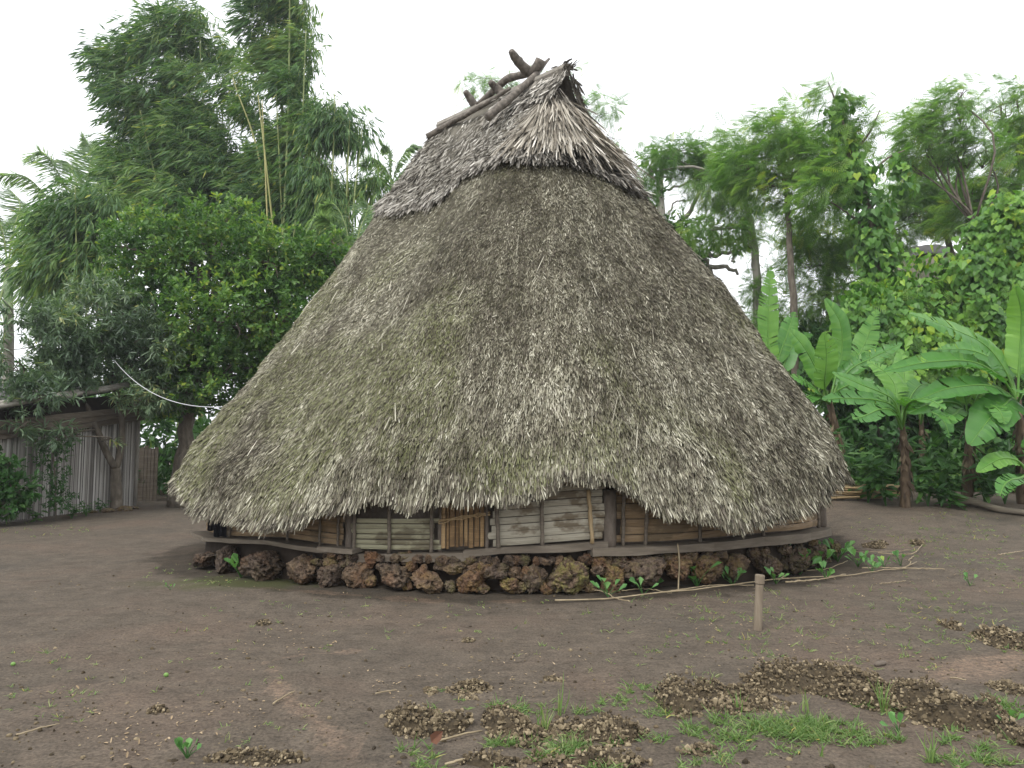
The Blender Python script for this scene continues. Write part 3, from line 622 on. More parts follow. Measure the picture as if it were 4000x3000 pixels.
def leaves(geo, tm, P, U, per, Ln, Wd, tl=.3, out=.8, spread=.8, droop=.3, wind=(0, 0, 0), tintb=.45, tints=.5, nz=.8):
    n = len(P); clump = fbm(P * 1.3, 2, 60)
    td = nrm(U * out + rng.normal(0, .6, (n, 3)) + [0, 0, -.3 * droop] + np.asarray(wind))
    k = np.repeat(np.arange(n), per); q = rng.random(len(k)); m = len(k)
    pos = P[k] + td[k] * (q * tl)[:, None] + rng.normal(0, .04, (m, 3)) * tl
    D = nrm(td[k] * .7 + rdir(m) * spread + [0, 0, -droop] + np.asarray(wind))
    N = nrm(rdir(m) * .6 + U[k] * .35 + [0, 0, nz])
    t = np.clip(tintb + (clump[k] - .5) * 1.25 + rng.normal(0, .17, m) * tints * 2 + rng.choice([0, .35], m, p=[.95, .05]), 0, 1)
    geo.inst(*tm, pos, D, N, Ln * rng.uniform(.65, 1.25, m), Wd * rng.uniform(.7, 1.25, m), t)
    return td
def limbs(geo, nodes, rads, P, blobs, K, nsub, r0, rs=.012):
    # limbs from the trunk to each crown mass, then twigs to some of its leaf clumps
    nodes = np.asarray(nodes, float)
    for b, (c, r) in enumerate(blobs):
        d = np.linalg.norm(nodes - c, axis=1) + np.maximum(0, nodes[:, 2] - c[2]) * 1.5; s_ = nodes[np.argmin(d)]
        mid = (s_ + c) / 2 + rng.normal(0, .12, 3) * np.linalg.norm(c - s_) + [0, 0, .08 * np.linalg.norm(c - s_)]
        geo.tube(bez([s_, mid, c], 8), np.linspace(r0, r0 * .45, 8), 6)
        idx = np.where(K == b)[0]
        for j in rng.choice(idx, min(nsub, len(idx)), replace=False) if len(idx) else []:
            e = P[j]; st = (s_ * .25 + c * .75) if rng.random() < .5 else c; mm = (st + e) / 2 + rng.normal(0, .1, 3)
            geo.tube(bez([st, mm, e], 6), np.linspace(r0 * .4, rs * .5, 6), 4, cap=False)
def tree(name, label, cat, base, trunk, trad, blobs, ntw, per, tm, Ln, Wd, lm, bark, group=None, nsub=14, lr=None, gap=.42, freq=1.1, shell=.35, **kw):
    root = thing(name, label, cat, base, group); g = Geo()
    path = bez([base] + list(trunk), 16); path[1:] += rng.normal(0, trad * .15, (15, 3)); path[0, 2] -= .1
    rr = np.linspace(trad, trad * .4, 16); rr[0] *= 1.3; g.tube(path, rr, 10)
    P, U, K = twigpts(blobs, ntw, gap, freq, shell)
    limbs(g, path[6:], rr, P, blobs, K, nsub, lr or trad * .45)
    g.build('trunk', M[bark], root, smooth=True)
    lg = Geo(); leaves(lg, tm, P, U, per, Ln, Wd, **kw); lg.build('crown', M[lm], root); return root

# --- left: mango-like tree in front of the shed, forked low
base = gnd(117, 511); Yb = base[1]
root = thing('mango_tree', 'small grey green tree forking low in front of the bamboo shed', 'tree', base)
g = Geo(); tn = []
for pts, r0, r1 in [([(117, 513, 0), (116, 490, 0), (115.5, 468, 0)], .15, .115), ([(115.5, 470, 0), (105, 450, -.2), (95, 426, -.4), (84, 404, -.5), (73, 392, -.6), (66, 375, -.7), (49, 363, -.9)], .085, .05),
        ([(115.5, 470, 0), (119, 455, .1), (122, 443, .1), (121, 420, .1), (119, 400, .1), (113, 378, .1), (108, 356, .1), (101, 343, .1)], .085, .055), ([(108, 358, .1), (95, 344, .3), (78, 344, .4)], .04, .02), ([(119, 392, .1), (133, 370, .3), (160, 352, .4)], .035, .015), ([(73, 392, -.6), (50, 400, -.9), (22, 398, -1.2)], .04, .015), ([(121, 420, .1), (145, 398, .3), (172, 392, .3)], .03, .012), ([(101, 343, .1), (98, 320, .2), (96, 300, .2)], .045, .02)]:
    q = bez([at(a, b, Yb + c) for a, b, c in pts], 14); q[1:-1] += rng.normal(0, .012, (12, 3)); g.tube(q, np.linspace(r0, r1, 14), 9); tn += list(q)
bl = [blob(95, 315, 62, 36, Yb), blob(40, 338, 52, 34, Yb - 1.5), blob(150, 350, 40, 34, Yb), blob(18, 362, 36, 26, Yb - 2.6), blob(70, 368, 36, 22, Yb - 1.2), blob(40, 398, 34, 14, Yb - 2.6), blob(165, 388, 30, 17, Yb), blob(140, 400, 22, 12, Yb - .5), blob(105, 437, 14, 6, Yb - 1.), blob(58, 436, 20, 8, Yb - 2.4), blob(105, 355, 40, 30, Yb + .3), blob(25, 425, 20, 8, Yb - 3)]
P, U, K = twigpts(bl, 1900, .39, 1.6, .2); limbs(g, tn, None, P, bl, K, 9, .028)
g.build('trunk', M['bark_brown'], root, smooth=True)
lg = Geo(); leaves(lg, LF, P, U, 11, .20, .045, tl=.22, out=.5, spread=.9, droop=.35, nz=.9); lg.build('crown', M['leaf_mango'], root)
# --- left: broad-leaved tree with a dense round crown
Y = 19.5; b0 = gnd(183, 492); b0 = np.array([at(183, 400, Y)[0], Y, float(gz(at(183, 400, Y)[0], Y))])
tree('broadleaf_tree', 'dense round dark tree with broad glossy leaves left of the roof', 'tree', b0, [at(186, 430, Y), at(195, 370, Y), at(205, 310, Y)], .24,
     [blob(150, 255, 55, 45, Y), blob(215, 250, 70, 52, Y), blob(275, 265, 52, 40, Y - .5), blob(310, 275, 34, 34, Y), blob(235, 320, 75, 48, Y - .8), blob(160, 320, 60, 50, Y), blob(285, 320, 40, 44, Y - .5), blob(215, 375, 60, 38, Y - .5), blob(255, 345, 45, 45, Y), blob(170, 385, 45, 34, Y), blob(330, 255, 18, 25, Y)],
     4600, 10, OB, .155, .075, 'leaf_broad', 'bark_brown', gap=.34, shell=.15, tl=.2, out=.7, spread=.8, droop=-.1, tintb=.52)
# --- bamboo clumps
def bamboo(label, bases, tops, Y, blobs, ntw, per=8, wind=(-.45, 0, -.15), group='bamboo clumps behind the trees on the left', extra=()):
    bx, by = bases; b0 = at(bx, by, Y); b0[2] = float(gz(b0[0], Y)); root = thing('bamboo_clump', label, 'bamboo', b0, group)
    for (px, py), (mx, my), r, tn in tops:
        s_ = b0 + [rng.uniform(-.9, .9), rng.uniform(-.7, .7), -.05]; dy = rng.uniform(-.8, .3)
        c = bez([s_, at(mx, my, Y + dy), at(px, py, Y + dy * 1.4)], 34); g = Geo()
        rr = np.linspace(r, r * .3, 34) * (1 + .16 * (np.arange(34) % 2 == 0)); g.tube(c, rr, 7, tn); g.build('culm', M['culm'], root, smooth=True)
    P, U, K = twigpts(blobs, int(ntw * 1.25), .43, .75, .1)
    lg = Geo(); td = leaves(lg, RH, P, U, per, .40, .058, tl=.75, out=.35, spread=.32, droop=.38, wind=wind, tintb=.42, tints=.45, nz=.4)
    lg.tube(np.array([P[0], P[0] + .01]), .001, 3)
    for a, d in zip(P[::3], td[::3]): lg.tube(np.array([a - d * .5, a + d * .7]), .008, 3, .9, cap=False)
    lg.build('foliage', M['leaf_bamboo'], root); return root
Y = 27
bamboo('broad bamboo clump leaning left, with its windblown top against the sky', (190, 455), [((120, 70), (175, 250), .06, .2), ((165, 30), (195, 240), .06, .3), ((200, 40), (205, 230), .06, .2), ((140, 110), (180, 300), .05, .4), ((225, 70), (215, 250), .05, .3), ((245, 85), (260, 200), .05, .9), ((110, 160), (160, 320), .05, .2)], Y,
       [blob(128, 65, 36, 30, Y), blob(165, 50, 42, 34, Y), blob(200, 55, 34, 40, Y), blob(155, 105, 48, 34, Y), blob(205, 105, 45, 45, Y), blob(225, 80, 26, 40, Y), blob(175, 140, 44, 26, Y), blob(135, 150, 28, 16, Y), blob(125, 175, 24, 24, Y), blob(160, 185, 45, 26, Y), blob(215, 165, 50, 40, Y), blob(195, 210, 60, 30, Y), blob(250, 150, 34, 45, Y), blob(240, 205, 50, 35, Y), blob(185, 15, 22, 14, Y), blob(160, 22, 10, 12, Y)], 5200)
Y = 25.5
bamboo('tall straight bamboo clump with bare green culms reaching above the picture', (278, 455), [((268, -60), (283, 130), .075, .35), ((290, -30), (287, 150), .06, .3), ((306, 30), (298, 190), .05, .3), ((233, 78), (265, 190), .055, .75), ((258, 95), (270, 200), .05, .8), ((262, 100), (268, 240), .045, .98), ((276, 90), (282, 220), .05, .5), ((300, 100), (305, 240), .045, .2)], Y,
       [blob(272, -30, 26, 40, Y), blob(280, 25, 32, 30, Y), blob(280, 65, 30, 36, Y), blob(300, 50, 14, 45, Y), blob(262, 10, 18, 26, Y), blob(292, 8, 20, 30, Y), blob(270, 45, 22, 30, Y), blob(290, 110, 28, 30, Y), blob(255, 130, 26, 40, Y + .8), blob(285, 160, 34, 36, Y + .8), blob(260, 200, 40, 36, Y + .8), blob(310, 130, 14, 30, Y), blob(310, 205, 40, 36, Y + .8)], 3600)
Y = 24.5
bamboo('shorter bamboo clump with drooping tips beside the roof slope', (335, 450), [((335, 100), (330, 220), .05, .4), ((350, 115), (345, 230), .05, .5), ((322, 110), (318, 220), .045, .3), ((362, 130), (352, 250), .045, .4), ((345, 140), (348, 260), .04, .9)], Y,
       [blob(335, 125, 20, 26, Y), blob(352, 145, 20, 32, Y), blob(325, 165, 30, 30, Y), blob(355, 185, 24, 40, Y), blob(335, 215, 34, 40, Y), blob(375, 190, 20, 26, Y), blob(365, 225, 18, 35, Y), blob(345, 255, 40, 30, Y), blob(318, 130, 14, 26, Y), blob(362, 260, 16, 20, Y - 1)], 1700, wind=(-.08, 0, -.55))
Y = 22
bamboo('low bushy bamboo clump in front of the palm fronds at the left edge', (70, 460), [((75, 185), (78, 300), .04, .4), ((55, 205), (66, 300), .04, .5), ((95, 195), (88, 300), .04, .3)], Y,
       [blob(75, 212, 32, 26, Y), blob(58, 235, 30, 26, Y), blob(95, 225, 24, 30, Y), blob(105, 200, 16, 16, Y), blob(70, 265, 40, 26, Y), blob(50, 270, 26, 20, Y)], 1100, wind=(-.2, 0, -.4))
# --- palms
def palm(name, label, base, top, r, fronds, Y, ln=.55, wd=.032, group=None, dead=0):
    root = thing(name, label, 'palm tree', base, group); g = Geo(); c = bez([base, (np.array(base) + top) / 2 + [.2, 0, 0], top], 20)
    g.tube(c, np.linspace(r * 1.2, r * .8, 20) * (1 + .08 * (np.arange(20) % 2)), 9); g.build('trunk', M['bark_grey'], root, smooth=True)
    for fr in fronds:
        pts = [top] + [at(px, py, Y + dy) for px, py, dy in fr]; c = bez(pts, 40); g = Geo(); g.tube(c, np.linspace(.035, .006, 40), 5, .95)
        T = nrm(np.gradient(c, axis=0)); up = np.array([0, 0, 1.]); S = nrm(np.cross(T, up) + 1e-6); idx = np.arange(6, 40)
        k = np.repeat(idx, 3); f = k + rng.uniform(-.5, .5, len(k)); kk = np.clip(f, 0, 39); i0 = np.floor(kk).astype(int); i1 = np.minimum(i0 + 1, 39); P = c[i0] + (c[i1] - c[i0]) * (kk - i0)[:, None]
        L_ = ln * np.sin(np.pi * (.15 + .8 * (k - 5) / 36)) + .1
        for sg in (-1, 1):
            D = S[k] * sg + T[k] * .75 + up * -.6 + rng.normal(0, .12, (len(k), 3)); g.inst([(-.5, 0, 0), (.5, 0, 0), (.5, .55, 0), (-.5, .55, 0), (0, 1, -2)], [(0, 1, 2, 3), (3, 2, 4, 4)][:1], P, D, np.cross(S[k] * sg, T[k]) + rng.normal(0, .3, (len(k), 3)), L_, wd, np.clip(rng.normal(.45, .2, len(k)), 0, 1))
            g.inst([(-.5, .55, 0), (.5, .55, 0), (.1, 1, -3), (-.1, 1, -3)], [(0, 1, 2, 3)], P, D, np.cross(S[k] * sg, T[k]), L_, wd, np.clip(rng.normal(.5, .2, len(k)), 0, 1))
        g.build('frond', M['leaf_palm'], root)
    return root
Y = 30; tp = at(78, 222, Y); palm('coconut_palm', 'coconut palm with upright fronds above the low bamboo', (tp[0], Y, float(gz(tp[0], Y))), tp, .16,
     [[(62, 180, 0), (42, 152, -.5), (26, 160, -1)], [(78, 190, 0), (70, 165, .2), (62, 160, .3)], [(88, 180, -.3), (90, 150, -.4), (84, 136, -.5)], [(95, 190, .5), (100, 160, 1), (98, 146, 1.2)], [(55, 205, -.5), (28, 178, -1), (2, 173, -1.5)], [(105, 205, 0), (122, 190, 0), (135, 200, 0)], [(50, 225, -1), (25, 210, -1.5), (5, 225, -1.8)]], Y, 1.0, .04)
Y = 24; tp = at(8, 268, Y); palm('coconut_palm', 'coconut palm cut by the left edge, with drooping fronds and a brown sheath', (tp[0], Y, float(gz(tp[0], Y))), tp, .16,
     [[(25, 230, 0), (48, 212, -.3), (62, 225, -.6)], [(2, 230, 0), (-8, 205, 0), (-20, 195, 0)], [(28, 250, -.3), (50, 250, -.6), (66, 275, -.9)], [(-8, 250, 0), (-25, 240, 0), (-45, 260, 0)], [(20, 285, -1), (36, 305, -1.3), (44, 335, -1.4)], [(0, 300, -.6), (-8, 320, -.8), (-10, 345, -.8)], [(12, 235, .5), (20, 205, .8), (10, 190, 1)], [(30, 268, -1), (58, 285, -1.4), (75, 320, -1.6)]], Y, .75, .032)
Y = 21; tp = at(352, 262, Y); palm('young_palm', 'young palm with yellow green fronds beside the left roof slope', (tp[0], Y, float(gz(tp[0], Y))), tp, .07,
     [[(335, 228, 0), (318, 215, -.3), (306, 232, -.5)], [(345, 225, 0), (335, 205, 0), (322, 205, -.2)], [(330, 245, -.3), (312, 248, -.5), (300, 268, -.7)], [(360, 230, .2), (368, 208, .3), (362, 196, .3)], [(340, 260, -.4), (322, 270, -.6), (312, 290, -.7)]], Y, .5, .035)
Y = 34; tp = at(392, 185, Y); palm('distant_palm', 'distant feathery palm peeping out behind the left roof edge', (tp[0], Y, float(gz(tp[0], Y))), tp, .12,
     [[(398, 165, 0), (410, 147, 0), (420, 146, 0)], [(385, 168, 0), (372, 158, 0), (362, 165, 0)], [(400, 175, 0), (415, 160, 0), (428, 165, 0)], [(380, 178, 0), (366, 180, 0), (356, 195, 0)], [(390, 165, 0), (390, 150, 0), (384, 145, 0)]], Y, .7, .05)
# --- right: feathery trees
Y = 22; b0 = np.array([at(796, 400, Y)[0], Y, float(gz(at(796, 400, Y)[0], Y))])
W_ = (-.3, 0, 0)
tree('feathery_tree', 'slender feathery leaved tree with a straight bare trunk right of the roof', 'tree', b0, [at(794, 330, Y), at(790, 250, Y), at(787, 200, Y), at(786, 180, Y)], .135,
     [blob(765, 140, 44, 20, Y), blob(800, 128, 26, 22, Y), blob(830, 150, 34, 24, Y), blob(745, 165, 30, 18, Y), blob(790, 160, 40, 20, Y), blob(838, 180, 26, 18, Y), blob(770, 185, 34, 14, Y), blob(812, 205, 34, 12, Y), blob(772, 114, 6, 8, Y)] , 1500, 2, FR, .44, .42, 'leaf_feather', 'bark_brown', nsub=9, lr=.05, gap=.36, tl=.35, out=.7, spread=.35, droop=.2, wind=W_, group='feathery trees behind the roof')
Y = 26
tree('vine_draped_tree', 'dark vine draped tree with a horizontal leafy bough touching the roof', 'tree', np.array([at(757, 420, Y)[0], Y, .3]), [at(757, 300, Y), at(752, 230, Y), at(742, 195, Y)], .2,
     [blob(672, 158, 28, 15, Y), blob(650, 172, 10, 24, Y), blob(700, 160, 24, 14, Y), blob(715, 185, 36, 18, Y), blob(745, 210, 24, 22, Y), blob(755, 250, 16, 40, Y), blob(762, 300, 14, 30, Y), blob(690, 150, 20, 10, Y), blob(730, 165, 24, 14, Y), blob(712, 230, 30, 10, Y)] , 1500, 2, FR, .44, .42, 'leaf_feather', 'bark_grey', nsub=6, lr=.07, gap=.38, tl=.4, out=.5, spread=.4, droop=.35, tintb=.38, group='feathery trees behind the roof')
# grey, half bare tree
Y = 29; b0 = np.array([at(640, 400, Y)[0], Y, .2]); root = thing('bare_branched_tree', 'pale grey twisting bare branches against the sky behind the right slope', 'tree', b0); g = Geo()
g.tube(bez([b0, at(655, 300, Y), at(662, 240, Y), at(660, 180, Y), at(668, 150, Y)], 20), np.linspace(.3, .08, 20), 9)
ends = []
for pts, r in [([(662, 235), (685, 218), (698, 195), (704, 175)], .13), ([(660, 215), (640, 200), (632, 185)], .08), ([(656, 290), (700, 272), (725, 265), (738, 275)], .16), ([(690, 275), (705, 258), (730, 252), (735, 262)], .13), ([(668, 330), (700, 316), (722, 312), (745, 318), (765, 335)], .17), ([(700, 316), (720, 304), (745, 308)], .1), ([(720, 312), (735, 322), (736, 338)], .06), ([(668, 190), (690, 182), (705, 190)], .06), ([(704, 258), (712, 275), (706, 292), (716, 300)], .08), ([(745, 318), (757, 328), (770, 330)], .06), ([(662, 200), (650, 172), (655, 155)], .07), ([(660, 240), (672, 205), (690, 200)], .06), ([(680, 330), (700, 335), (725, 330), (730, 352)], .07)]:
    q = bez([at(a, b, Y + rng.uniform(-.6, .6)) for a, b in pts], 14); q[1:-1] += rng.normal(0, .05, (12, 3)); g.tube(q, np.linspace(r, r * .35, 14), 7); ends += list(q[8:])
g.build('trunk', M['bark_grey'], root, smooth=True)
bl = [blob(665, 160, 24, 12, Y), blob(650, 200, 16, 20, Y), blob(700, 235, 24, 12, Y), blob(690, 255, 30, 10, Y), blob(672, 225, 20, 12, Y), blob(710, 330, 26, 6, Y), blob(735, 240, 16, 12, Y)]
P, U, K = twigpts(bl, 420, .38, 1., .2); lg = Geo(); leaves(lg, LF, P, U, 9, .22, .09, tl=.35, droop=.2); lg.build('crown', M['leaf_broad'], root)
# vine columns and vine mounds: heart shaped leaves hanging outward in a shingle
def vines(geo, P, U, Ln=.22, per=5, tintb=.5):
    n = len(P); k = np.repeat(np.arange(n), per); m = len(k); pos = P[k] + rng.normal(0, .14, (m, 3))
    D = nrm(rdir(m) * .45 + U[k] * .45 + [0, 0, -.95]); N = nrm(U[k] * [1, 1, .3] + rdir(m) * .5 + [0, -.3, .45]); c = fbm(pos * 1.1, 2, 70)
    geo.inst(*HT, pos, D, N, Ln * rng.uniform(.55, 1.2, m), Ln * rng.uniform(.6, 1.1, m), np.clip(tintb - .05 + (c - .5) * 1.3 + rng.normal(0, .2, m), 0, 1))
Y = 20; b0 = np.array([at(880, 420, Y)[0], Y, float(gz(at(880, 420, Y)[0], Y))])
root = thing('vine_column_tree', 'leaning tree wrapped to the top in heart shaped vine leaves', 'tree', b0); g = Geo()
tr = bez([b0, at(884, 330, Y), at(875, 245, Y), at(863, 190, Y), at(848, 150, Y), at(838, 100, Y)], 24); g.tube(tr, np.linspace(.16, .04, 24), 9)
for pts in [[(868, 205), (845, 175), (822, 172)], [(850, 155), (868, 135), (880, 110)], [(845, 130), (835, 100), (828, 82)], [(872, 235), (850, 215), (828, 200)], [(862, 185), (885, 160), (905, 150)]]:
    g.tube(bez([at(a, b, Y) for a, b in pts], 10), np.linspace(.05, .015, 10), 6)
g.build('trunk', M['bark_brown'], root, smooth=True)
bl = [blob(842, 115, 9, 22, Y), blob(848, 150, 11, 20, Y), blob(858, 180, 13, 20, Y), blob(868, 210, 15, 20, Y), blob(876, 240, 18, 24, Y), blob(880, 270, 18, 24, Y), blob(884, 300, 20, 24, Y), blob(884, 330, 24, 24, Y), blob(905, 185, 8, 6, Y), blob(900, 170, 6, 10, Y), blob(840, 180, 12, 10, Y), blob(905, 330, 26, 24, Y)]
P, U, K = twigpts(bl, 620, .3, 1.5, .55); lg = Geo(); vines(lg, P, U); lg.build('vine_leaves', M['leaf_vine'], root)
bl = [blob(836, 95, 16, 16, Y), blob(825, 100, 10, 20, Y), blob(860, 110, 14, 20, Y), blob(868, 130, 13, 26, Y), blob(840, 130, 22, 16, Y), blob(832, 165, 26, 14, Y), blob(825, 190, 30, 16, Y), blob(890, 125, 5, 16, Y)]
P, U, K = twigpts(bl, 330, .36, 1.1, .2); lg = Geo(); leaves(lg, FR, P, U, 2, .45, .42, tl=.3, out=.6, spread=.4, droop=.35, wind=(-.5, 0, 0)); lg.build('crown', M['leaf_feather'], root)
Y = 23; b0 = np.array([at(962, 420, Y)[0], Y, float(gz(at(962, 420, Y)[0], Y))])
tree('feathery_tree', 'forked feathery tree with windblown tips at the right, above the far hut', 'tree', b0, [at(964, 330, Y), at(966, 250, Y), at(975, 225, Y)], .12,
     [blob(935, 110, 16, 14, Y), blob(958, 100, 18, 18, Y), blob(918, 130, 22, 14, Y), blob(945, 130, 24, 12, Y), blob(925, 150, 26, 12, Y), blob(905, 160, 16, 10, Y), blob(965, 150, 24, 12, Y), blob(985, 150, 26, 14, Y), blob(960, 125, 20, 20, Y)] , 800, 2, FR, .44, .42, 'leaf_feather', 'bark_brown', nsub=10, lr=.045, gap=.36, tl=.35, out=.6, spread=.35, droop=.3, wind=(-.6, 0, 0), group='feathery trees behind the roof')
Y = 25; b0 = np.array([at(1010, 420, Y)[0], Y, .4])
tree('feathery_tree', 'tall feathery tree in the upper right corner, thick crown cut by the edge', 'tree', b0, [at(1016, 300, Y), at(1018, 200, Y), at(1022, 150, Y)], .2,
     [blob(1000, 105, 26, 20, Y), blob(1020, 120, 26, 26, Y), blob(1022, 165, 30, 40, Y), blob(990, 175, 34, 22, Y), blob(1010, 210, 40, 30, Y), blob(972, 200, 26, 16, Y), blob(1045, 130, 30, 50, Y), blob(980, 225, 40, 20, Y)] , 1700, 2, FR, .44, .42, 'leaf_feather', 'bark_brown', nsub=10, lr=.06, gap=.36, tl=.35, out=.6, spread=.4, droop=.3, wind=(-.4, 0, 0), group='feathery trees behind the roof')
Y = 27; b0 = np.array([at(958, 420, Y)[0], Y, .4])
tree('feathery_tree', 'dense feathery tree in the middle distance behind the vine column', 'tree', b0, [at(956, 330, Y), at(950, 250, Y), at(935, 200, Y)], .18,
     [blob(905, 190, 26, 20, Y), blob(935, 180, 34, 22, Y), blob(910, 215, 34, 24, Y), blob(955, 210, 26, 22, Y), blob(885, 235, 22, 24, Y)] , 1500, 2, FR, .44, .42, 'leaf_feather', 'bark_brown', nsub=8, lr=.06, gap=.33, tl=.35, out=.6, spread=.5, droop=.35, tintb=.36, group='feathery trees behind the roof')
Y = 24; b0 = np.array([at(830, 430, Y)[0], Y, .4])
tree('feathery_tree', 'bushy feathery tree filling the gap beside the slender bare trunk', 'tree', b0, [at(830, 350, Y), at(828, 290, Y), at(826, 240, Y)], .12,
     [blob(830, 235, 34, 26, Y), blob(812, 265, 30, 24, Y), blob(845, 285, 30, 34, Y), blob(822, 305, 30, 24, Y), blob(848, 245, 24, 24, Y), blob(768, 330, 22, 24, Y), blob(800, 235, 20, 14, Y)] , 1500, 2, FR, .44, .42, 'leaf_feather', 'bark_brown', nsub=8, lr=.05, gap=.34, tl=.35, out=.6, spread=.5, droop=.35, group='feathery trees behind the roof')
Y = 30; b0 = np.array([at(545, 300, Y)[0], Y, .2])
tree('feathery_tree', 'feathery tree whose tips show on both sides of the roof peak', 'tree', b0, [at(548, 260, Y), at(545, 180, Y), at(540, 130, Y)], .2,
     [blob(485, 88, 16, 16, Y), blob(463, 80, 5, 9, Y), blob(505, 82, 14, 10, Y), blob(470, 108, 9, 6, Y), blob(598, 105, 18, 12, Y), blob(610, 112, 10, 12, Y), blob(530, 62, 6, 3, Y), blob(570, 70, 6, 4, Y), blob(545, 110, 40, 40, Y), blob(622, 140, 7, 8, Y)], 620, 2, FR, .44, .42, 'leaf_feather', 'bark_brown', nsub=2, lr=.02, gap=.3, tl=.3, out=.6, spread=.35, droop=.4, wind=(-.1, 0, 0), group='feathery trees behind the roof')
def vine_mound(label, base, blobs, n, feather=0):
    root = thing('vine_covered_shrub', label, 'shrub', base); g = Geo()
    for c, r in blobs[:4]: g.tube(bez([np.array(base) + rng.normal(0, .2, 3) * [1, 1, 0], (np.array(base) + c) / 2 + rng.normal(0, .2, 3), c], 8), np.linspace(.06, .02, 8), 6)
    g.build('stems', M['bark_brown'], root, smooth=True); P, U, K = twigpts(blobs, n, .32, 1.2, .6); lg = Geo(); vines(lg, P, U, .19, 8, .5); lg.build('vine_leaves', M['leaf_vine'], root)
    if feather: P, U, K = twigpts(blobs, feather, .3, 1., .7); lg = Geo(); leaves(lg, FR, P, U, 2, .42, .4, tl=.3, out=.7, spread=.4, droop=.2, tintb=.55); lg.build('crown', M['leaf_feather'], root)
Y = 18.5; b0 = gnd(1000, 494); b0 = np.array([at(1000, 400, Y)[0], Y, .42])
vine_mound('tall bright green mound of heart leaved vines at the right edge', b0, [blob(995, 240, 26, 26, Y), blob(1015, 230, 30, 34, Y), blob(980, 280, 26, 34, Y), blob(1010, 290, 36, 40, Y), blob(985, 330, 36, 36, Y), blob(1020, 340, 36, 36, Y), blob(960, 345, 22, 22, Y), blob(1040, 270, 30, 50, Y)], 1700, 150)
vine_mound('lower tangle of heart leaved vines below the far hut roof', np.array([at(900, 430, 19)[0], 19, .42]), [blob(890, 318, 36, 18, 19), blob(920, 320, 36, 16, 19), blob(950, 325, 26, 20, 19), blob(865, 335, 26, 26, 19), blob(910, 350, 50, 26, 19), blob(860, 300, 18, 20, 19), blob(880, 372, 60, 30, 19), blob(950, 370, 50, 30, 19), blob(902, 284, 9, 14, 19), blob(941, 276, 7, 20, 19), blob(920, 295, 26, 11, 19), blob(922, 262, 5, 5, 19)], 1600, 150)
# the far hut seen through the gap
Y = 31; c = at(930, 300, Y); fh = thing('distant_hut', 'far thatched hut half hidden by vines, a dark sheet over its ridge', 'house', (c[0], Y, .4)); g = Geo()
ph = np.linspace(-math.pi, math.pi, 49); zt = at(925, 249, Y)[2]; V = np.stack([np.stack([c[0] + r * 1.5 * np.cos(ph), Y + r * np.sin(ph), 0 * ph + z], -1) for r, z in ((.25, zt), (1.2, zt - .9), (2.6, zt - 2.6), (2.7, zt - 2.9))]); i = (np.arange(3)[:, None] * 49 + np.arange(48)[None]).ravel()
g.add(V, np.stack([i, i + 49, i + 50, i + 1], -1), .4); n = 5000; a = rng.uniform(-math.pi, 0, n); f = rng.random(n) ** .7; P = np.stack([c[0] + (.25 + 2.45 * f) * 1.5 * np.cos(a), Y + (.25 + 2.45 * f) * np.sin(a), zt - 2.8 * f + .03], -1); D = np.stack([np.cos(a) * 1.3, np.sin(a), -1.1 + 0 * a], -1)
g.inst(*BL, P, D + rdir(n) * .2, rdir(n) * .4 + np.stack([np.cos(a), np.sin(a), 0 * a + 1], -1), .3, .04, rng.beta(2, 1.6, n)); g.build('thatch_roof', M['thatch'], fh)
g = Geo(); V = np.stack([np.stack([c[0] + r * 1.5 * np.cos(ph), Y + r * np.sin(ph), z + .1 * (vn(xyz(ph * 3, r), 4) - .5)], -1) for r, z in ((.02, zt + .12), (.5, zt + .06), (.95, zt - .45))]); i = (np.arange(2)[:, None] * 49 + np.arange(48)[None]).ravel(); g.add(V, np.stack([i, i + 49, i + 50, i + 1], -1)); g.build('ridge_sheet', M['dark_sheet'], fh, smooth=True)
g = Geo(); V = np.stack([np.stack([c[0] + 3.3 * np.cos(ph), Y + 2.2 * np.sin(ph), 0 * ph + z], -1) for z in (.3, zt - 2.4)]); i = np.arange(48); g.add(V, np.stack([i, i + 1, i + 50, i + 49], -1)); g.build('wall', M['plank'], fh)

# ------------------------------------------------------------------ thickets: masses of leaves nobody could count
g = Geo(); bl = [blob(px, py, 34, 30, Y, 1.) for px, py, Y in [(855, 440, 19), (880, 455, 18.2), (915, 440, 19), (945, 460, 18.5), (975, 440, 18.5), (1005, 455, 18), (1035, 450, 18), (860, 400, 20), (900, 400, 20), (940, 405, 19.5), (985, 400, 19.5), (1025, 400, 19), (850, 478, 18.5), (895, 480, 18), (935, 482, 17.8), (985, 480, 17.6), (1025, 478, 17.2), (1060, 440, 18), (835, 380, 22), (810, 360, 24), (780, 350, 26), (850, 350, 23), (1060, 400, 19), (1070, 480, 17)]]
P, U, K = twigpts(bl, 2300, .3, 1., .3); leaves(g, LF, P, U, 6, .34, .13, tl=.35, out=.5, spread=.8, droop=.15, tintb=.4)
P, U, K = twigpts(bl, 900, .3, 1., .8); vines(g, P, U, .2, 4, .35)
tag(g.build('undergrowth', M['leaf_under']), kind='stuff')
g = Geo(); bl = [blob(px, py, 40, 26, Y, 1.) for px, py, Y in [(150, 440, 24), (190, 450, 25), (225, 440, 24), (165, 475, 23), (210, 480, 24), (255, 450, 26), (20, 430, 25), (70, 420, 26), (120, 420, 27), (-30, 430, 24), (300, 430, 28), (40, 390, 30), (100, 390, 30), (160, 400, 29), (0, 470, 26)]]
P, U, K = twigpts(bl, 1500, .3, .8, .3); leaves(g, LF, P, U, 6, .36, .14, tl=.4, out=.5, spread=.8, droop=.15, tintb=.38); tag(g.build('background_thicket', M['leaf_under']), kind='stuff')

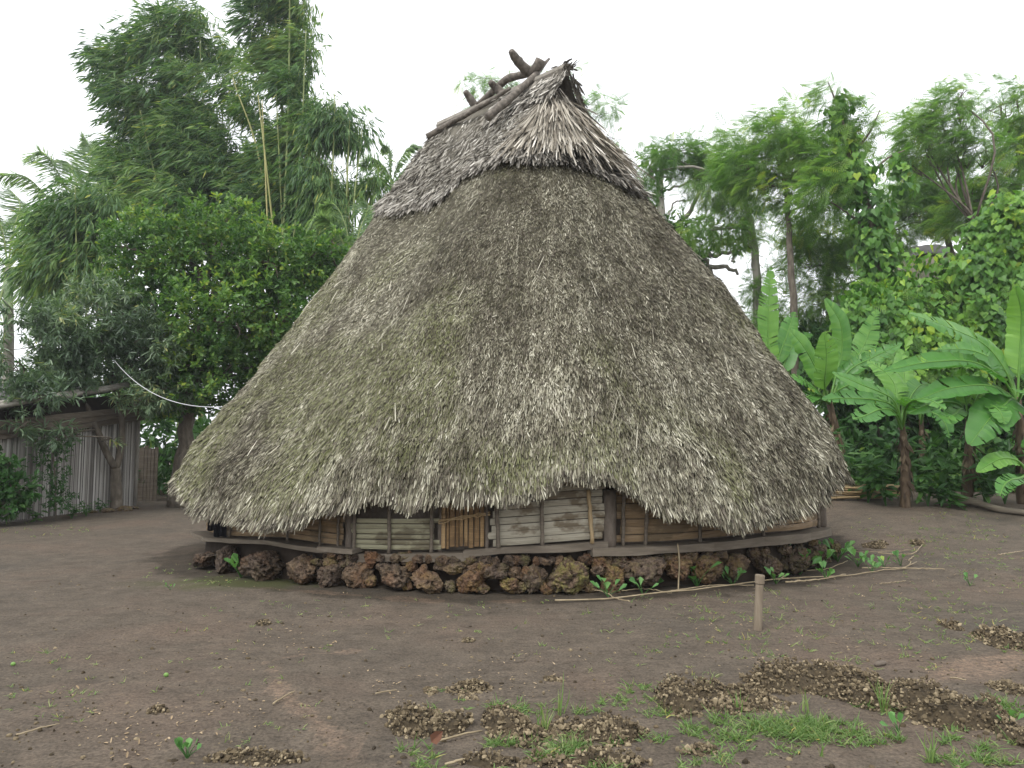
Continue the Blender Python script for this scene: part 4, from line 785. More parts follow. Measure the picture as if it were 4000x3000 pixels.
# ------------------------------------------------------------------ banana plants
def banana_leaf(root, pts, W, Y, hint=(0, -.7, .7), fold=.25, tear=.25, tb=.5, right=1., left=1.):
    c = bez([p if len(p) == 3 and not np.isscalar(p) and isinstance(p, np.ndarray) else at(p[0], p[1], Y + p[2]) for p in pts], 46); g = Geo()
    c += (vn(np.stack([np.linspace(0, 3, 46), np.full(46, rng.uniform(0, 99)), np.zeros(46)], -1), 3) - .5)[:, None] * .04
    T = nrm(np.gradient(c, axis=0)); h = nrm(np.asarray(hint, float)); S = nrm(np.cross(T, h)); N = np.cross(S, T)
    g.tube(c, np.linspace(.028, .005, 46), 6, .72)
    i0 = 9; u = np.linspace(0, 1, 46 - i0); wdt = W * np.minimum(1, (u / .12) ** .6) * np.minimum(1, ((1 - u) / .35 + .02) ** .6) * (1 + .03 * rng.normal(size=len(u)))
    for sg, sc in ((-1, left), (1, right)):
        a = fold; slope = 0; gap = 0; xs = np.array([0, .3, .65, 1.]); tcol = tb + rng.uniform(-.1, .1)
        for i in range(len(u) - 1):
            if rng.random() < tear: a = fold + rng.normal(0, .3); slope = rng.normal(0, .25); gap = rng.uniform(.1, .5)
            else: gap = 0; a = a * .9 + fold * .1
            def row(k, g_):
                ang = a * (1 - 1.9 * xs ** 1.3); k2 = i0 + k
                return c[k2] + (np.cumsum(np.concatenate([[0], np.diff(xs)]) * np.cos(ang * 1.)) * wdt[k] * sc)[:, None] * S[k2] * sg + (np.cumsum(np.concatenate([[0], np.diff(xs)]) * np.sin(ang)) * wdt[k] * sc)[:, None] * N[k2] + (xs * (wdt[k] * .25 + g_ * .16))[:, None] * T[k2] + (xs ** 2 * .008 * math.sin(k * 1.3))[:, None] * N[k2]
            r0, r1 = row(i, gap), row(i + 1, 0); V = np.concatenate([r0, r1])
            g.add(V, [(q, q + 1, q + 5, q + 4) for q in range(3)], np.clip(tcol + rng.normal(0, .05), 0, 1))
    return g.build('leaf', M['leaf_banana'], root, smooth=True)
def stem(root, pts, r0, r1, rag=True):
    c = bez(pts, 22); c[1:] += rng.normal(0, .006, (21, 3)); g = Geo(); g.tube(c, np.linspace(r0, r1, 22) * (1 + .1 * rng.normal(size=22)), 12, .5)
    if rag:                                   # dry sheaths peeling off the stem
        n = 60; k = rng.integers(4, 19, n); a = rng.uniform(0, 6.28, n); O = np.stack([np.cos(a), np.sin(a), 0 * a], -1); P = c[k] + O * (np.linspace(r0, r1, 22)[k] * .95)[:, None]
        g.inst(*RH, P, O * .35 + [0, 0, -1] + rng.normal(0, .2, (n, 3)), O, rng.uniform(.12, .32, n), rng.uniform(.04, .09, n), rng.random(n))
    return g.build('stem', M['banana_stem'], root, smooth=True)
bg_grp = 'banana plants along the right edge of the yard'
def banana(label, bpx, tpx, Y, r, lvs, extra=None):
    b0 = gnd(*bpx) if Y is None else np.array([at(*bpx, Y)[0], Y, float(gz(at(*bpx, Y)[0], Y))]); Y = b0[1]
    root = thing('banana_plant', label, 'banana plant', b0, bg_grp); tp = at(*tpx, Y); stem(root, [b0 - [0, 0, .05], (b0 + tp) / 2 + [.03, 0, 0], tp], r * .95, r * .5)
    for pts, W, kw in lvs: banana_leaf(root, [tp - (tp - b0) * .06] + list(pts), W, Y, **kw)
    return root
banana('big banana plant cut by the right edge, with a rolled pale upright leaf', (1023, 504), (1017, 397), None, .12, [
    ([(1006, 372, -.1), (985, 345, -.2), (950, 328, -.4), (910, 314, -.6)], .34, dict(fold=.2, tear=.25, tb=.55)),
    ([(1002, 380, -.3), (972, 362, -.6), (930, 362, -.8), (884, 372, -.9)], .30, dict(fold=-.75, tear=.16, tb=.42, hint=(0, -.6, .8))),
    ([(1005, 392, -.3), (985, 385, -.7), (950, 388, -1.0), (915, 401, -1.2)], .27, dict(fold=-.3, tear=.12, tb=.4)),
    ([(1012, 398, -.4), (1005, 404, -.7), (990, 418, -1.), (970, 444, -1.2)], .36, dict(fold=.1, tear=.06, tb=.5, hint=(-.3, -1, .5))),
    ([(1019, 370, 0), (1021, 335, 0), (1021, 310, -.1), (1015, 286, -.3)], .26, dict(fold=.6, tear=.05, tb=.72, hint=(-.4, -1, .1))),
    ([(1030, 380, .2), (1050, 355, .3), (1080, 345, .4), (1110, 365, .5)], .36, dict(fold=.1)),
    ([(1024, 392, -.5), (1040, 395, -1.), (1060, 420, -1.3), (1070, 455, -1.4)], .34, dict(fold=-.2)),
    ([(1010, 375, .4), (990, 358, .8), (965, 350, 1.), (938, 349, 1.2)], .28, dict(fold=-.4, tear=.2, tb=.4))])
banana('banana plant with drooping leaves on a peeling stem, nearest the hut', (905, 507), (902, 424), None, .10, [
    ([(894, 408, -.2), (876, 400, -.5), (850, 398, -.8), (822, 400, -.9)], .22, dict(fold=-.5, tear=.12, tb=.4)),
    ([(895, 404, 0), (880, 392, -.1), (857, 382, -.2), (832, 374, -.3)], .22, dict(fold=.2, tear=.1, tb=.6)),
    ([(898, 400, .2), (895, 385, .4), (884, 372, .6), (868, 360, .8)], .24, dict(fold=.3, tear=.2, tb=.6)),
    ([(908, 404, .2), (914, 392, .4), (922, 385, .6), (934, 386, .8)], .22, dict(fold=-.1, tear=.1, tb=.45)),
    ([(903, 400, .4), (904, 380, .8), (903, 366, 1.), (900, 350, 1.2)], .2, dict(fold=.3, tb=.7)),
    ([(893, 412, -.5), (880, 410, -1.), (866, 416, -1.3), (853, 420, -1.4)], .2, dict(fold=-.3, tb=.4)),
    ([(906, 408, -.4), (915, 400, -.9), (930, 400, -1.3), (945, 410, -1.5)], .2, dict(fold=-.3, tb=.45))])
banana('banana plant with a torn brown sheath standing by the fallen log', (966, 505), (968, 416), None, .10, [
    ([(960, 405, -.1), (945, 402, -.2), (925, 406, -.4), (908, 413, -.5)], .2, dict(fold=-.7, tear=.2, tb=.42)),
    ([(966, 402, .1), (963, 390, .1), (962, 378, .1), (961, 368, 0)], .2, dict(fold=.4, tear=.1, tb=.8, hint=(.2, -1, .3))),
    ([(974, 404, .1), (980, 393, .2), (990, 388, .4), (1002, 392, .5)], .22, dict(fold=.1, tb=.75)),
    ([(962, 410, -.4), (955, 414, -.8), (948, 418, -1.), (955, 422, -1.)], .16, dict(fold=-.2, tb=.55)),
    ([(974, 408, -.3), (990, 405, -.6), (1000, 412, -.9), (1005, 424, -1.)], .2, dict(fold=-.3, tb=.5))])
banana('slim dark stemmed banana plant between two stouter ones', (921, 502), (921, 420), 18.0, .10, [
    ([(917, 405, 0), (908, 396, 0), (896, 394, 0), (884, 402, 0)], .22, dict(fold=-.4, tb=.35)), ([(926, 405, 0), (936, 396, 0), (950, 394, 0), (962, 402, 0)], .24, dict(fold=-.4, tb=.35)),
    ([(921, 400, .2), (922, 385, .3), (928, 368, .4), (936, 356, .4)], .24, dict(fold=.2, tb=.45)), ([(924, 412, -.3), (935, 414, -.5), (945, 424, -.7), (950, 438, -.8)], .2, dict(fold=-.3, tb=.35))])
banana('banana plant with tall erect leaves rising behind the right eave', (849, 500), (828, 398), 16.5, .12, [
    ([(825, 385, -.3), (826, 368, -.5), (826, 350, -.6), (824, 332, -.7)], .28, dict(fold=.1, tear=.12, tb=.85, hint=(.15, -1, .2))),
    ([(820, 380, -.2), (812, 362, -.2), (802, 345, -.3), (789, 330, -.4)], .28, dict(fold=.2, tear=.05, tb=.55, hint=(.3, -1, .3))),
    ([(836, 375, .2), (842, 350, .3), (840, 322, .2), (825, 299, 0)], .30, dict(fold=.3, tear=.05, tb=.55, hint=(.4, -1, .1))),
    ([(842, 380, .3), (856, 360, .5), (867, 338, .6), (877, 310, .6)], .26, dict(fold=.1, tear=.5, tb=.6, hint=(-.2, -1, .2))),
    ([(838, 385, .1), (852, 368, .1), (875, 356, .1), (902, 343, .1)], .24, dict(fold=-.6, tear=.4, tb=.4)),
    ([(818, 392, -.4), (808, 384, -.6), (800, 379, -.7), (789, 376, -.8)], .18, dict(fold=0, tb=.5)),
    ([(836, 392, -.4), (852, 384, -.6), (866, 385, -.8), (880, 394, -1.)], .22, dict(fold=-.4, tb=.4)),
    ([(816, 395, -.4), (806, 398, -.8), (800, 408, -1.), (798, 420, -1.1)], .2, dict(fold=-.3, tb=.45))])
banana('banana plant showing one bright torn leaf upright above the roof slope', (790, 470), (772, 385), 19.5, .11, [
    ([(770, 365, 0), (768, 335, 0), (769, 300, 0), (771, 268, 0)], .30, dict(fold=.05, tear=.32, tb=.75, hint=(.2, -1, .1))),
    ([(782, 370, .3), (790, 350, .5), (800, 338, .7), (812, 334, .8)], .26, dict(fold=-.2, tear=.2, tb=.45)), ([(778, 360, .3), (785, 340, .6), (790, 325, .8), (795, 312, .9)], .24, dict(fold=.2, tb=.5, hint=(0, -1, .3))),
    ([(766, 372, -.2), (756, 360, -.4), (744, 356, -.5), (734, 362, -.6)], .22, dict(fold=-.3, tb=.45))])
banana('low young banana plant at the right edge, under the big one', (1032, 512), (1028, 470), None, .07, [
    ([(1018, 462, -.1), (1005, 459, -.2), (992, 463, -.3), (977, 471, -.4)], .17, dict(fold=-.2, tear=.05, tb=.7)), ([(1030, 455, 0), (1036, 440, 0), (1045, 430, 0), (1060, 430, 0)], .18, dict(fold=0)), ([(1020, 478, -.3), (1012, 480, -.6), (1004, 486, -.8), (1000, 495, -.9)], .15, dict(fold=-.2))])
# broad-leaved plants along the edge of the right thicket
def bushy(name, label, base, hgt, n, Ln, Wd, mt, group):
    root = thing(name, label, 'plant', base, group); b = np.asarray(base, float); g = Geo(); lg = Geo()
    for q in range(max(4, n // 3)):
        a = rng.uniform(0, 6.28); e = b + [math.cos(a) * .5 * hgt * rng.uniform(.2, 1), math.sin(a) * .4 * hgt * rng.uniform(.2, 1), hgt * rng.uniform(.55, 1.1)]; c = bez([b, (b + e) / 2 + [0, 0, .12 * hgt], e], 10); g.tube(c, np.linspace(.012, .004, 10), 4)
        k = rng.integers(2, 10, 8); m = len(k); D = rdir(m) * [1, 1, .25] + [0, 0, -.15]; lg.inst(*tm_(), c[k] + rng.normal(0, .03, (m, 3)), D, rdir(m) * .35 + [0, -.35, 1], Ln * rng.uniform(.55, 1.2, m), Wd * rng.uniform(.7, 1.2, m), np.clip(rng.normal(.42, .22, m), 0, 1))
    g.build('stems', M['leaf_under'], root); lg.build('leaves', mt, root); return root
def tm_(): return LF
def leafy(name, label, base, hgt, n, Ln, Wd, mt, group, cat='plant', spread=.5, tm=LF):
    root = thing(name, label, cat, base, group); b = np.asarray(base, float); g = Geo(); lg = Geo()
    for q in range(n):
        a = rng.uniform(0, 6.28); e = b + [math.cos(a) * spread * hgt * rng.uniform(.3, 1), math.sin(a) * spread * hgt * rng.uniform(.3, 1), hgt * rng.uniform(.35, 1)]
        g.tube(bez([b, (b + e) / 2 + [0, 0, .1 * hgt], e], 5), np.linspace(.012, .005, 5) * min(1, hgt + .2), 4); d = nrm(np.array([e - b]) * [1, 1, .3] + [0, 0, .05]); lg.inst(*tm, [e], d + rng.normal(0, .2, (1, 3)), [[0, -.3, 1]] + rng.normal(0, .2, (1, 3)), Ln * rng.uniform(.7, 1.2), Wd * rng.uniform(.8, 1.2), np.clip(rng.normal(.5, .2), 0, 1))
    g.build('stems', mt if False else M['leaf_under'], root); lg.build('leaves', mt, root); return root
for k, (px, py, h_, n) in enumerate([(868, 503, 1.0, 26), (886, 506, .8, 24), (940, 505, 1.1, 26), (985, 507, .9, 24), (1005, 504, 1.2, 26), (858, 500, 1.4, 28), (928, 506, .5, 16), (950, 508, .45, 14)]):
    bushy('undergrowth_plant', ['broad leaved plant just right of the eave', 'leafy plant left of the nearest banana stem', 'tall leafy plant between the banana stems', 'leafy plant above the fallen log', 'tall leafy plant beside the right edge', 'tallest leafy plant close behind the right eave', 'short leafy plant at the foot of the slim dark stem', 'short leafy plant left of the log end'][k], gnd(px, py), h_, n, .30, .13, M['leaf_under'], 'leafy plants at the foot of the thicket')
# creeping light green weeds at the foot of the thicket
lp = gnd(960, 508); root = tag((lambda g: (g.tube(bez([gnd(953, 505) + [0, 0, .08], gnd(972, 507) + [0, 0, .1], gnd(1000, 513) + [0, 0, .06], gnd(1040, 517) + [0, 0, .05]], 16), np.linspace(.09, .05, 16) * rng.uniform(.9, 1.1, 16), 8), g.build('fallen_log', M['plank'], origin=lp, smooth=True))[1])(Geo()), 'weathered fallen log lying along the edge of the thicket', 'log')
g = Geo(); n = 40; q = gnd(853, 500); P = q + np.stack([rng.uniform(-.5, .5, n), rng.uniform(-.2, .2, n), rng.uniform(.03, .28, n)], -1)
for p_ in P: g.tube(np.array([p_ - [.55, .05, 0], p_ + [.55, rng.uniform(-.1, .1), rng.uniform(-.05, .05)]]), .018, 5, rng.random())
tag(g.build('firewood_pile', M['bamboo_dry'], origin=q), 'small stack of split sticks on the ground behind the right eave', 'firewood')

# ------------------------------------------------------------------ bamboo shed at the left
L0, R0 = gnd(0, 523), gnd(134, 507); sd = nrm((R0 - L0) * [1, 1, 0]); sn = np.array([sd[1], -sd[0], 0])     # sn faces the yard
shed = thing('bamboo_shed', 'long grey shed of upright bamboo strips with a low dark roof', 'shed', R0)
LW = np.linalg.norm((R0 - L0)[:2]); zl, zr_ = at(0, 438, L0[1])[2], at(134, 420, R0[1])[2]
def sp_(s, z, o=0.): return np.array([R0[0] - sd[0] * s + sn[0] * o, R0[1] - sd[1] * s + sn[1] * o, z])
def ztop(s): return zr_ + (zl - zr_) * s / LW
g = Geo(); s_ = 0.
while s_ < LW + 3:
    wd = rng.uniform(.03, .06); o = rng.uniform(-.012, .012); t0 = ztop(s_) + rng.uniform(-.02, .03)
    V = [sp_(s_, -.02 + rng.uniform(0, .06), o), sp_(s_ + wd * .5, .0, o + .014), sp_(s_ + wd * .97, .02, o)]; V += [np.array([v[0] + rng.normal(0, .004), v[1], t0]) for v in V]
    g.add(V, [[0, 1, 4, 3], [1, 2, 5, 4]], np.clip(rng.normal(.5, .26), 0, 1)); s_ += wd
g.build('wall', M['shed_wall'], shed)
g = Geo(); back = -sn * 3.2
g.add([sp_(0, 0, -.02), sp_(0, 0, -.02) + back, sp_(0, zr_, -.02) + back, sp_(0, zr_, -.02)], [[0, 1, 2, 3]]); g.add([sp_(0, zr_ - .1, -.04), sp_(LW + 3, ztop(LW + 3) - .1, -.04), sp_(LW + 3, ztop(LW + 3) + .7, -.04), sp_(0, zr_ + .7, -.04)], [[0, 1, 2, 3]]); g.build('dark_backing_wall', M['earth_gap_dark'], shed)  # side wall, plus a dark sheet painting the shaded gap under the roof
for dz, o, hh in ((.06, .10, .06), (.19, .14, .06), (.33, .17, .07)):
    g = Geo(); a, b_ = sp_(-.12, zr_ + dz, o), sp_(LW + 3, ztop(LW + 3) + dz, o); c = (a + b_) / 2; g.box(c, (b_ - a) / 2, sn * .018, np.array([0, 0, hh])); g.build('fascia_board', M['plank'], shed)
g = Geo(); e0, e1 = at(143, 384, R0[1] - .5), at(0, 406, L0[1] - .5); dv = (e1 - e0) / np.linalg.norm((e1 - e0)[:2]); e1 = e0 + dv * (LW + 3.2)
bk = -sn * 4 + [0, 0, .12]; V = [e0, e1, e1 + bk, e0 + bk]; V = V + [v - [0, 0, .09] for v in V]; g.add(V, [[0, 1, 2, 3], [4, 7, 6, 5], [0, 4, 5, 1], [1, 5, 6, 2], [2, 6, 7, 3], [3, 7, 4, 0]]); rf = g.build('roof', M['dark_sheet'], shed)
for off, r in ((0., .055), (.14, .05), (-.12, .045)):
    g = Geo(); k = np.linspace(0, 1, 30)[:, None]; q = (e0 - dv * .1) * (1 - k) + e1 * k + sn * off * .4 + [0, 0, .05 - abs(off) * .25] + rng.normal(0, .008, (30, 3)); g.tube(q, r * (1 + .1 * (np.arange(30) % 4 == 0)), 8, .4); g.build('roof_pole', M['bark_grey'], rf, origin=ORG[shed.name], smooth=True)
g = Geo(); p_ = sp_(.03, 0, .05); g.tube(np.array([p_, p_ + [0, 0, zr_ + .3]]), .05, 8); g.tube(np.array([sp_(-.1, zr_ - .55, -.2), sp_(-.1, zr_ + .1, -.2)]), .06, 8); g.build('post', M['bark_grey'], shed, smooth=True)
# things round the shed
q0 = gnd(150, 498); g = Geo(); bx = at(134, 480, 21.5); bx2 = at(157, 480, 21.5)
for k in range(7):
    f = k / 7; a = bx * (1 - f) + bx2 * f; w_ = (bx2 - bx) / 7 * .47; g.box(np.array([a[0] + w_[0], 21.5 + rng.uniform(-.02, .02), .75 + rng.uniform(-.06, .06)]), w_, [0, .02, 0], [0, 0, .78], rng.random())
tag(g.build('board_fence', M['plank'], origin=(bx[0], 21.5, 0)), 'short dark board fence between the shed and the trees', 'fence')
g = Geo(); n = 420; c = gnd(147, 494); P = c + rng.normal(0, 1, (n, 3)) * [.28, .3, .0] + [0, 0, .02]; P[:, 2] = gz(P[:, 0], P[:, 1]) + np.abs(rng.normal(0, .14, n)) * np.exp(-((P[:, 0] - c[0]) / .3) ** 2); g.inst(*LF, P, rdir(n) * [1, 1, .4], rdir(n) * .5 + [0, 0, 1], rng.uniform(.12, .4, n), rng.uniform(.03, .09, n), rng.random(n)); tag(g.build('dry_leaf_heap', M['dry_leaf'], origin=c), 'heap of dry brown leaves and twigs behind the shed corner', 'leaf heap')
for k, (px, py, r) in enumerate([(108, 512, .16), (124, 511, .2), (133, 509, .13), (93, 513, .1)]):
    c = gnd(px, py); V, Fa = ICO4; sd_ = rng.uniform(0, 99, 3); Q = V * (1 + .5 * (fbm(V * 1.6 + sd_, 3, 2) - .5))[:, None] * [r, r * .8, r * .42]; g = Geo(); g.add(Q + c + [0, 0, r * .2], Fa, .5, .4)
    tag(g.build('flat_stone', M['stone'], origin=c, smooth=True), ['flat stone at the left foot of the forked tree', 'largest flat stone at the foot of the forked tree', 'flat stone at the right corner of the shed wall', 'smallest flat stone, left of the forked tree'][k], 'stone', 'stones at the foot of the forked tree')
b0 = gnd(10, 526); root = thing('leafy_shrub', 'leafy green shrub in front of the shed at the left edge', 'shrub', b0); g = Geo(); bl = [blob(6, 470, 15, 11, b0[1]), blob(18, 488, 14, 11, b0[1]), blob(2, 502, 20, 14, b0[1]), blob(-15, 480, 20, 30, b0[1])]
P, U, K = twigpts(bl, 260, .33, 2., .3); limbs(g, [b0, b0 + [0, 0, .3], b0 + [0, 0, .7]], None, P, bl, K, 6, .02); g.build('stems', M['bark_brown'], root); lg = Geo(); leaves(lg, LF, P, U, 6, .15, .085, tl=.16, droop=.1, tintb=.5); lg.build('leaves', M['leaf_under'], root)
b0 = gnd(56, 521); root = thing('spindly_sapling', 'spindly fine leaved sapling against the bamboo shed wall', 'sapling', b0); g = Geo(); bl = [blob(52, 455, 15, 10, b0[1]), blob(55, 478, 12, 12, b0[1]), blob(58, 500, 14, 12, b0[1]), blob(52, 516, 20, 7, b0[1]), blob(62, 440, 14, 6, b0[1])]
g.tube(bez([b0, at(55, 480, b0[1]), at(52, 440, b0[1])], 10), .015, 5); P, U, K = twigpts(bl, 260, .3, 2., .1); g.build('stem', M['bark_brown'], root); lg = Geo(); leaves(lg, RH, P, U, 9, .09, .03, tl=.15, droop=.25, tintb=.35); lg.build('leaves', M['leaf_under'], root)
for k, (px, py) in enumerate([(86, 516), (34, 522), (100, 512), (72, 518)]):
    bushy('wall_weed', ['small weed against the shed wall left of the forked tree', 'small weed at the wall foot beside the leafy shrub', 'small weed touching the forked trunk', 'small weed right of the spindly sapling'][k], gnd(px, py), .3, 12, .14, .06, M['leaf_under'], 'small weeds along the shed wall')
# rope from the forked tree to the roof
def surf_px(px, py):
    a, t_ = np.meshgrid(np.linspace(-math.pi, 0, 361), np.linspace(.3, 1, 141)); Pq = roofP(a, t_, .03); x, y = proj(Pq); k = np.argmin((x - px) ** 2 + (y - py) ** 2); return Pq.reshape(-1, 3)[k]
g = Geo(); a, b_ = at(108.7, 353, Yb), surf_px(222, 405); k = np.linspace(0, 1, 30)[:, None]; q = a * (1 - k) + b_ * k - np.array([0, 0, 1]) * (k * (1 - k)) * 1.5; g.tube(q, .0075, 6)
k = np.linspace(0, 1, 12)[:, None]; g.tube(a * (1 - k) + at(69, 378, Yb - .4) * k, .011, 6)
tag(g.build('rope', M['rope'], origin=a, smooth=True), 'white rope slung from the forked tree to the thatch', 'rope')
# black cloth under the left eave
g = Geo(); c0 = ell(212, 4.72, 3.52)
for k, (px, w_, z0, z1) in enumerate([(213, .065, .50, .77), (220, .075, .44, .78)]):
    a = ell(px, 4.78, 3.58); c = epos(np.array([a]), 4.78, 3.58)[0]; n = 9; u = np.linspace(-1, 1, n); top = np.stack([c[0] + u * w_, c[1] + .02 * np.cos(u * 7), 0 * u + z1], -1); bot = np.stack([c[0] + u * w_ * 1.05, c[1] + .03 * np.cos(u * 6 + 1), z0 + .01 * np.sin(u * 5)], -1); V = np.concatenate([top, bot, bot + [0, .02, 0], top + [0, .02, 0]]); i = (np.arange(3)[:, None] * n + np.arange(n - 1)[None]).ravel(); g.add(V, np.stack([i, i + 1, i + n + 1, i + n], -1))
tag(g.build('black_cloth', M['cloth_black'], origin=epos(np.array([c0]), 4.75, 3.55, .5)[0]), 'black cloth hanging in two folds under the left eave', 'cloth')

# ------------------------------------------------------------------ yard: post, cut vines, seedlings, soil heaps, grass, litter
def gndv(px, py):
    dx, dz = ray(np.asarray(px, float), np.asarray(py, float)); Y = -H / dz
    for _ in range(12): Y = .5 * Y + .5 * (gz(dx * Y, Y) - H) / dz
    return np.stack([dx * Y, Y, gz(dx * Y, Y)], -1)
b0 = gnd(757, 629); top = at(760, 575, b0[1]); hgt = top[2] - b0[2]; root = thing('wooden_stake', 'short round wooden stake with a collar, standing alone in the yard', 'stake', b0)
g = Geo(); g.tube(bez([b0 - [0, 0, .1], b0 + (top - b0) * .5 + [.002, 0, 0], b0 + (top - b0) * .86], 10), [.038, .0375, .037, .036, .036, .0355, .035, .035, .035, .034], 20); g.build('shaft', M['stake'] if 'stake' in M else M.setdefault('stake', simple_mat('weathered_stake', [(0, (.07, .055, .04)), (.5, (.165, .132, .095)), (1, (.29, .245, .185))], 22, sc=(1, 1, .12), bmp=.5)), root, smooth=True)
g = Geo(); ax = nrm(top - b0); g.tube(np.array([top - ax * .075, top - ax * .07, top - ax * .005, top]), [.040, .042, .042, .038], 20); g.tube(np.array([top - ax * .002, top + ax * .002]), .039, 20); g.build('collar', M['stake'], root)
VINES = [('longest dry vine stem, running below the stake to the right', [(555, 604), (600, 601), (660, 597), (720, 590), (762, 584), (800, 580), (851, 577), (880, 573), (900, 571), (917, 565)], .010),
    ('straight thick cut stem lying right of the seedlings', [(862, 571), (900, 571), (945, 571)], .011), ('dry stem leaning up out of the seedlings', [(779, 583), (795, 568), (810, 555, .12)], .011),
    ('thin vine trailing from the boulders to the seedlings', [(655, 562), (660, 570), (678, 577), (703, 581), (737, 582)], .007), ('second vine stem lying just above the longest one', [(671, 593), (700, 590), (716, 588), (754, 587)], .009),
    ('short crossed stem at the left end of the vines', [(578, 592), (600, 594), (615, 600), (630, 606)], .010), ('thin bent stem near the left seedlings', [(622, 594), (640, 592), (655, 594), (672, 596)], .007),
    ('forked stem lying furthest back by the hut corner', [(878, 556), (900, 556), (914, 556), (923, 546)], .010), ('crooked twig below the furthest forked stem', [(914, 558), (909, 563), (911, 566), (904, 571)], .008),
    ('thin stem lying behind the stake', [(735, 569), (758, 574), (780, 579), (800, 583)], .006), ('thin vine on the ground at the right corner of the stones', [(829, 550), (845, 553), (861, 555), (890, 554), (911, 552)], .006),
    ('thick pale stem lying right of the stake', [(786, 586), (803, 584), (820, 582), (846, 578)], .013), ('thin stem crossing the seedlings right of the stake', [(770, 578), (800, 574), (826, 572), (848, 566, .05)], .007),
    ('lone dry stem by the right edge of the yard', [(998, 557), (1010, 556), (1026, 553)], .009), ('dry stem lying in front of the right seedlings', [(880, 586), (893, 584), (906, 583)], .007)]
for lab, pts, r in VINES:
    P = np.array([gnd(p[0], p[1]) for p in pts]); 
    for k, p in enumerate(pts):
        P[k, 2] += .02 + (p[2] if len(p) > 2 else rng.uniform(0, .025))
    c = bez(P, 26); c[1:-1] += rng.normal(0, .003, (24, 3)); g = Geo(); g.tube(c, np.linspace(r, r * .65, 26) * .8 * (1 + .18 * (np.arange(26) % 6 == 0)), 6); tag(g.build('dry_vine', M['stick'], origin=c[0], smooth=True), lab, 'vine', 'dry vine stems cut and left beside the hut')
a = ell(677, 4.85, 3.65); c = epos(np.array([a]), 4.85, 3.65)[0]; g = Geo(); q = bez([c + [0, 0, .5], c + [.01, -.03, .3], c + [0, -.02, .12], c + [-.02, -.08, float(gz(c[0], c[1] - .1)) + .01]], 14); g.tube(q, .009, 6); tag(g.build('hanging_vine', M['stick'], origin=c, smooth=True), 'thin dry vine hanging from the sill plank to the ground', 'vine')
SEED = [(608, 597, .16, 7, 'two leaved seedling at the left end of the vines'), (643, 596, .14, 6, 'small seedling just right of the left end pair'), (651, 588, .12, 4, 'small seedling closest to the large boulders'), (697, 587, .22, 12, 'spreading seedling midway between boulders and stake'), (733, 586, .16, 9, 'seedling just left of the stake'), (770, 572, .34, 22, 'biggest leafy seedling, right behind the stake'), (800, 575, .26, 10, 'upright seedling pierced by the leaning stem'), (776, 584, .13, 7, 'low seedling just right of the stake'), (822, 570, .22, 14, 'bushy seedling in the middle of the right group'), (838, 562, .24, 18, 'dense seedling nearest the right corner of the stones'), (858, 567, .15, 12, 'low spreading seedling left of the straight cut stem'), (826, 580, .14, 8, 'low seedling under the thick pale stem'), (872, 573, .14, 8, 'yellowish seedling on the longest stem'), (901, 566, .13, 8, 'small seedling beside the crooked twig'), (884, 568, .12, 7, 'pale seedling between the crooked twig and the cut stem'), (816, 556, .16, 9, 'seedling in the shade of the right stones'), (241, 578, .2, 9, 'lone seedling below the left boulders'), (187, 759, .07, 14, 'tiny bright seedling at the bottom left of the yard'), (970, 586, .09, 6, 'tiny seedling alone at the right of the yard'), (899, 735, .09, 5, 'three leaved seedling in the foreground grass patch'), (1008, 728, .08, 5, 'seedling at the edge of the big dark soil heap'), (170, 590, .06, 5, 'tiniest seedling out on the bare soil left of the hut')]
for px, py, h_, n, lab in SEED:
    leafy('seedling', lab, gnd(px, py), h_, n, min(.14, h_ * .66), min(.09, h_ * .42), M['leaf_weed'], 'green leafy seedlings in the yard', 'seedling', spread=.75, tm=OB)
# heaps of crumbly soil
HEAPS = [(458, 693, 38, 11, .04, 'pale soil heap curved round the top of the grass patch'), (430, 724, 42, 15, .07, 'lumpy soil heap left of the foreground grass'), (505, 724, 26, 12, .07, 'soil heap in the middle of the front grass'), (560, 738, 74, 17, .05, 'wide crumbly soil heap across the front centre'), (815, 682, 72, 17, .09, 'highest soil heap, beyond the right grass patch'), (735, 700, 62, 16, .06, 'flat wide soil heap left of the highest one'), (679, 704, 22, 18, .10, 'ragged soil heap standing like a tussock'), (885, 698, 48, 15, .07, 'soil heap linking the highest one to the dark one'), (945, 714, 52, 19, .11, 'big dark soil heap by the right grass'), (1000, 641, 30, 10, .07, 'soil heap with a white speck at the right edge'), (951, 627, 8, 4, .04, 'small round soil heap near the right edge'), (1010, 690, 20, 8, .04, 'low soil heap at the right edge above the dark one'), (255, 760, 52, 8, .03, 'flat pale soil heap at the bottom left'), (157, 711, 9, 4, .03, 'small soil heap alone in the left yard'), (468, 640, 8, 3, .03, 'small soil heap alone in the centre of the yard'), (264, 624, 8, 2.5, .025, 'small soil heap left of centre below the hut'), (555, 764, 95, 8, .05, 'long soil heap along the bottom edge'), (1015, 738, 16, 14, .06, 'soil heap at the bottom right edge'), (876, 546, 13, 4, .06, 'dark mossy soil heap right of the stone base'), (915, 543, 7, 3.5, .05, 'little clod of earth near the far stems'), (392, 716, 10, 4, .02, 'thin scatter of crumbs left of the lumpy heap'), (700, 752, 20, 5, .03, 'low soil heap in the bottom grass'), (610, 730, 38, 13, .06, 'crumbly heap at the right end of the front grass'), (556, 680, 12, 3, .02, 'faint crumb heap above the front grass'), (618, 737, 20, 10, .08, 'dark hollowed soil heap right of front centre')]
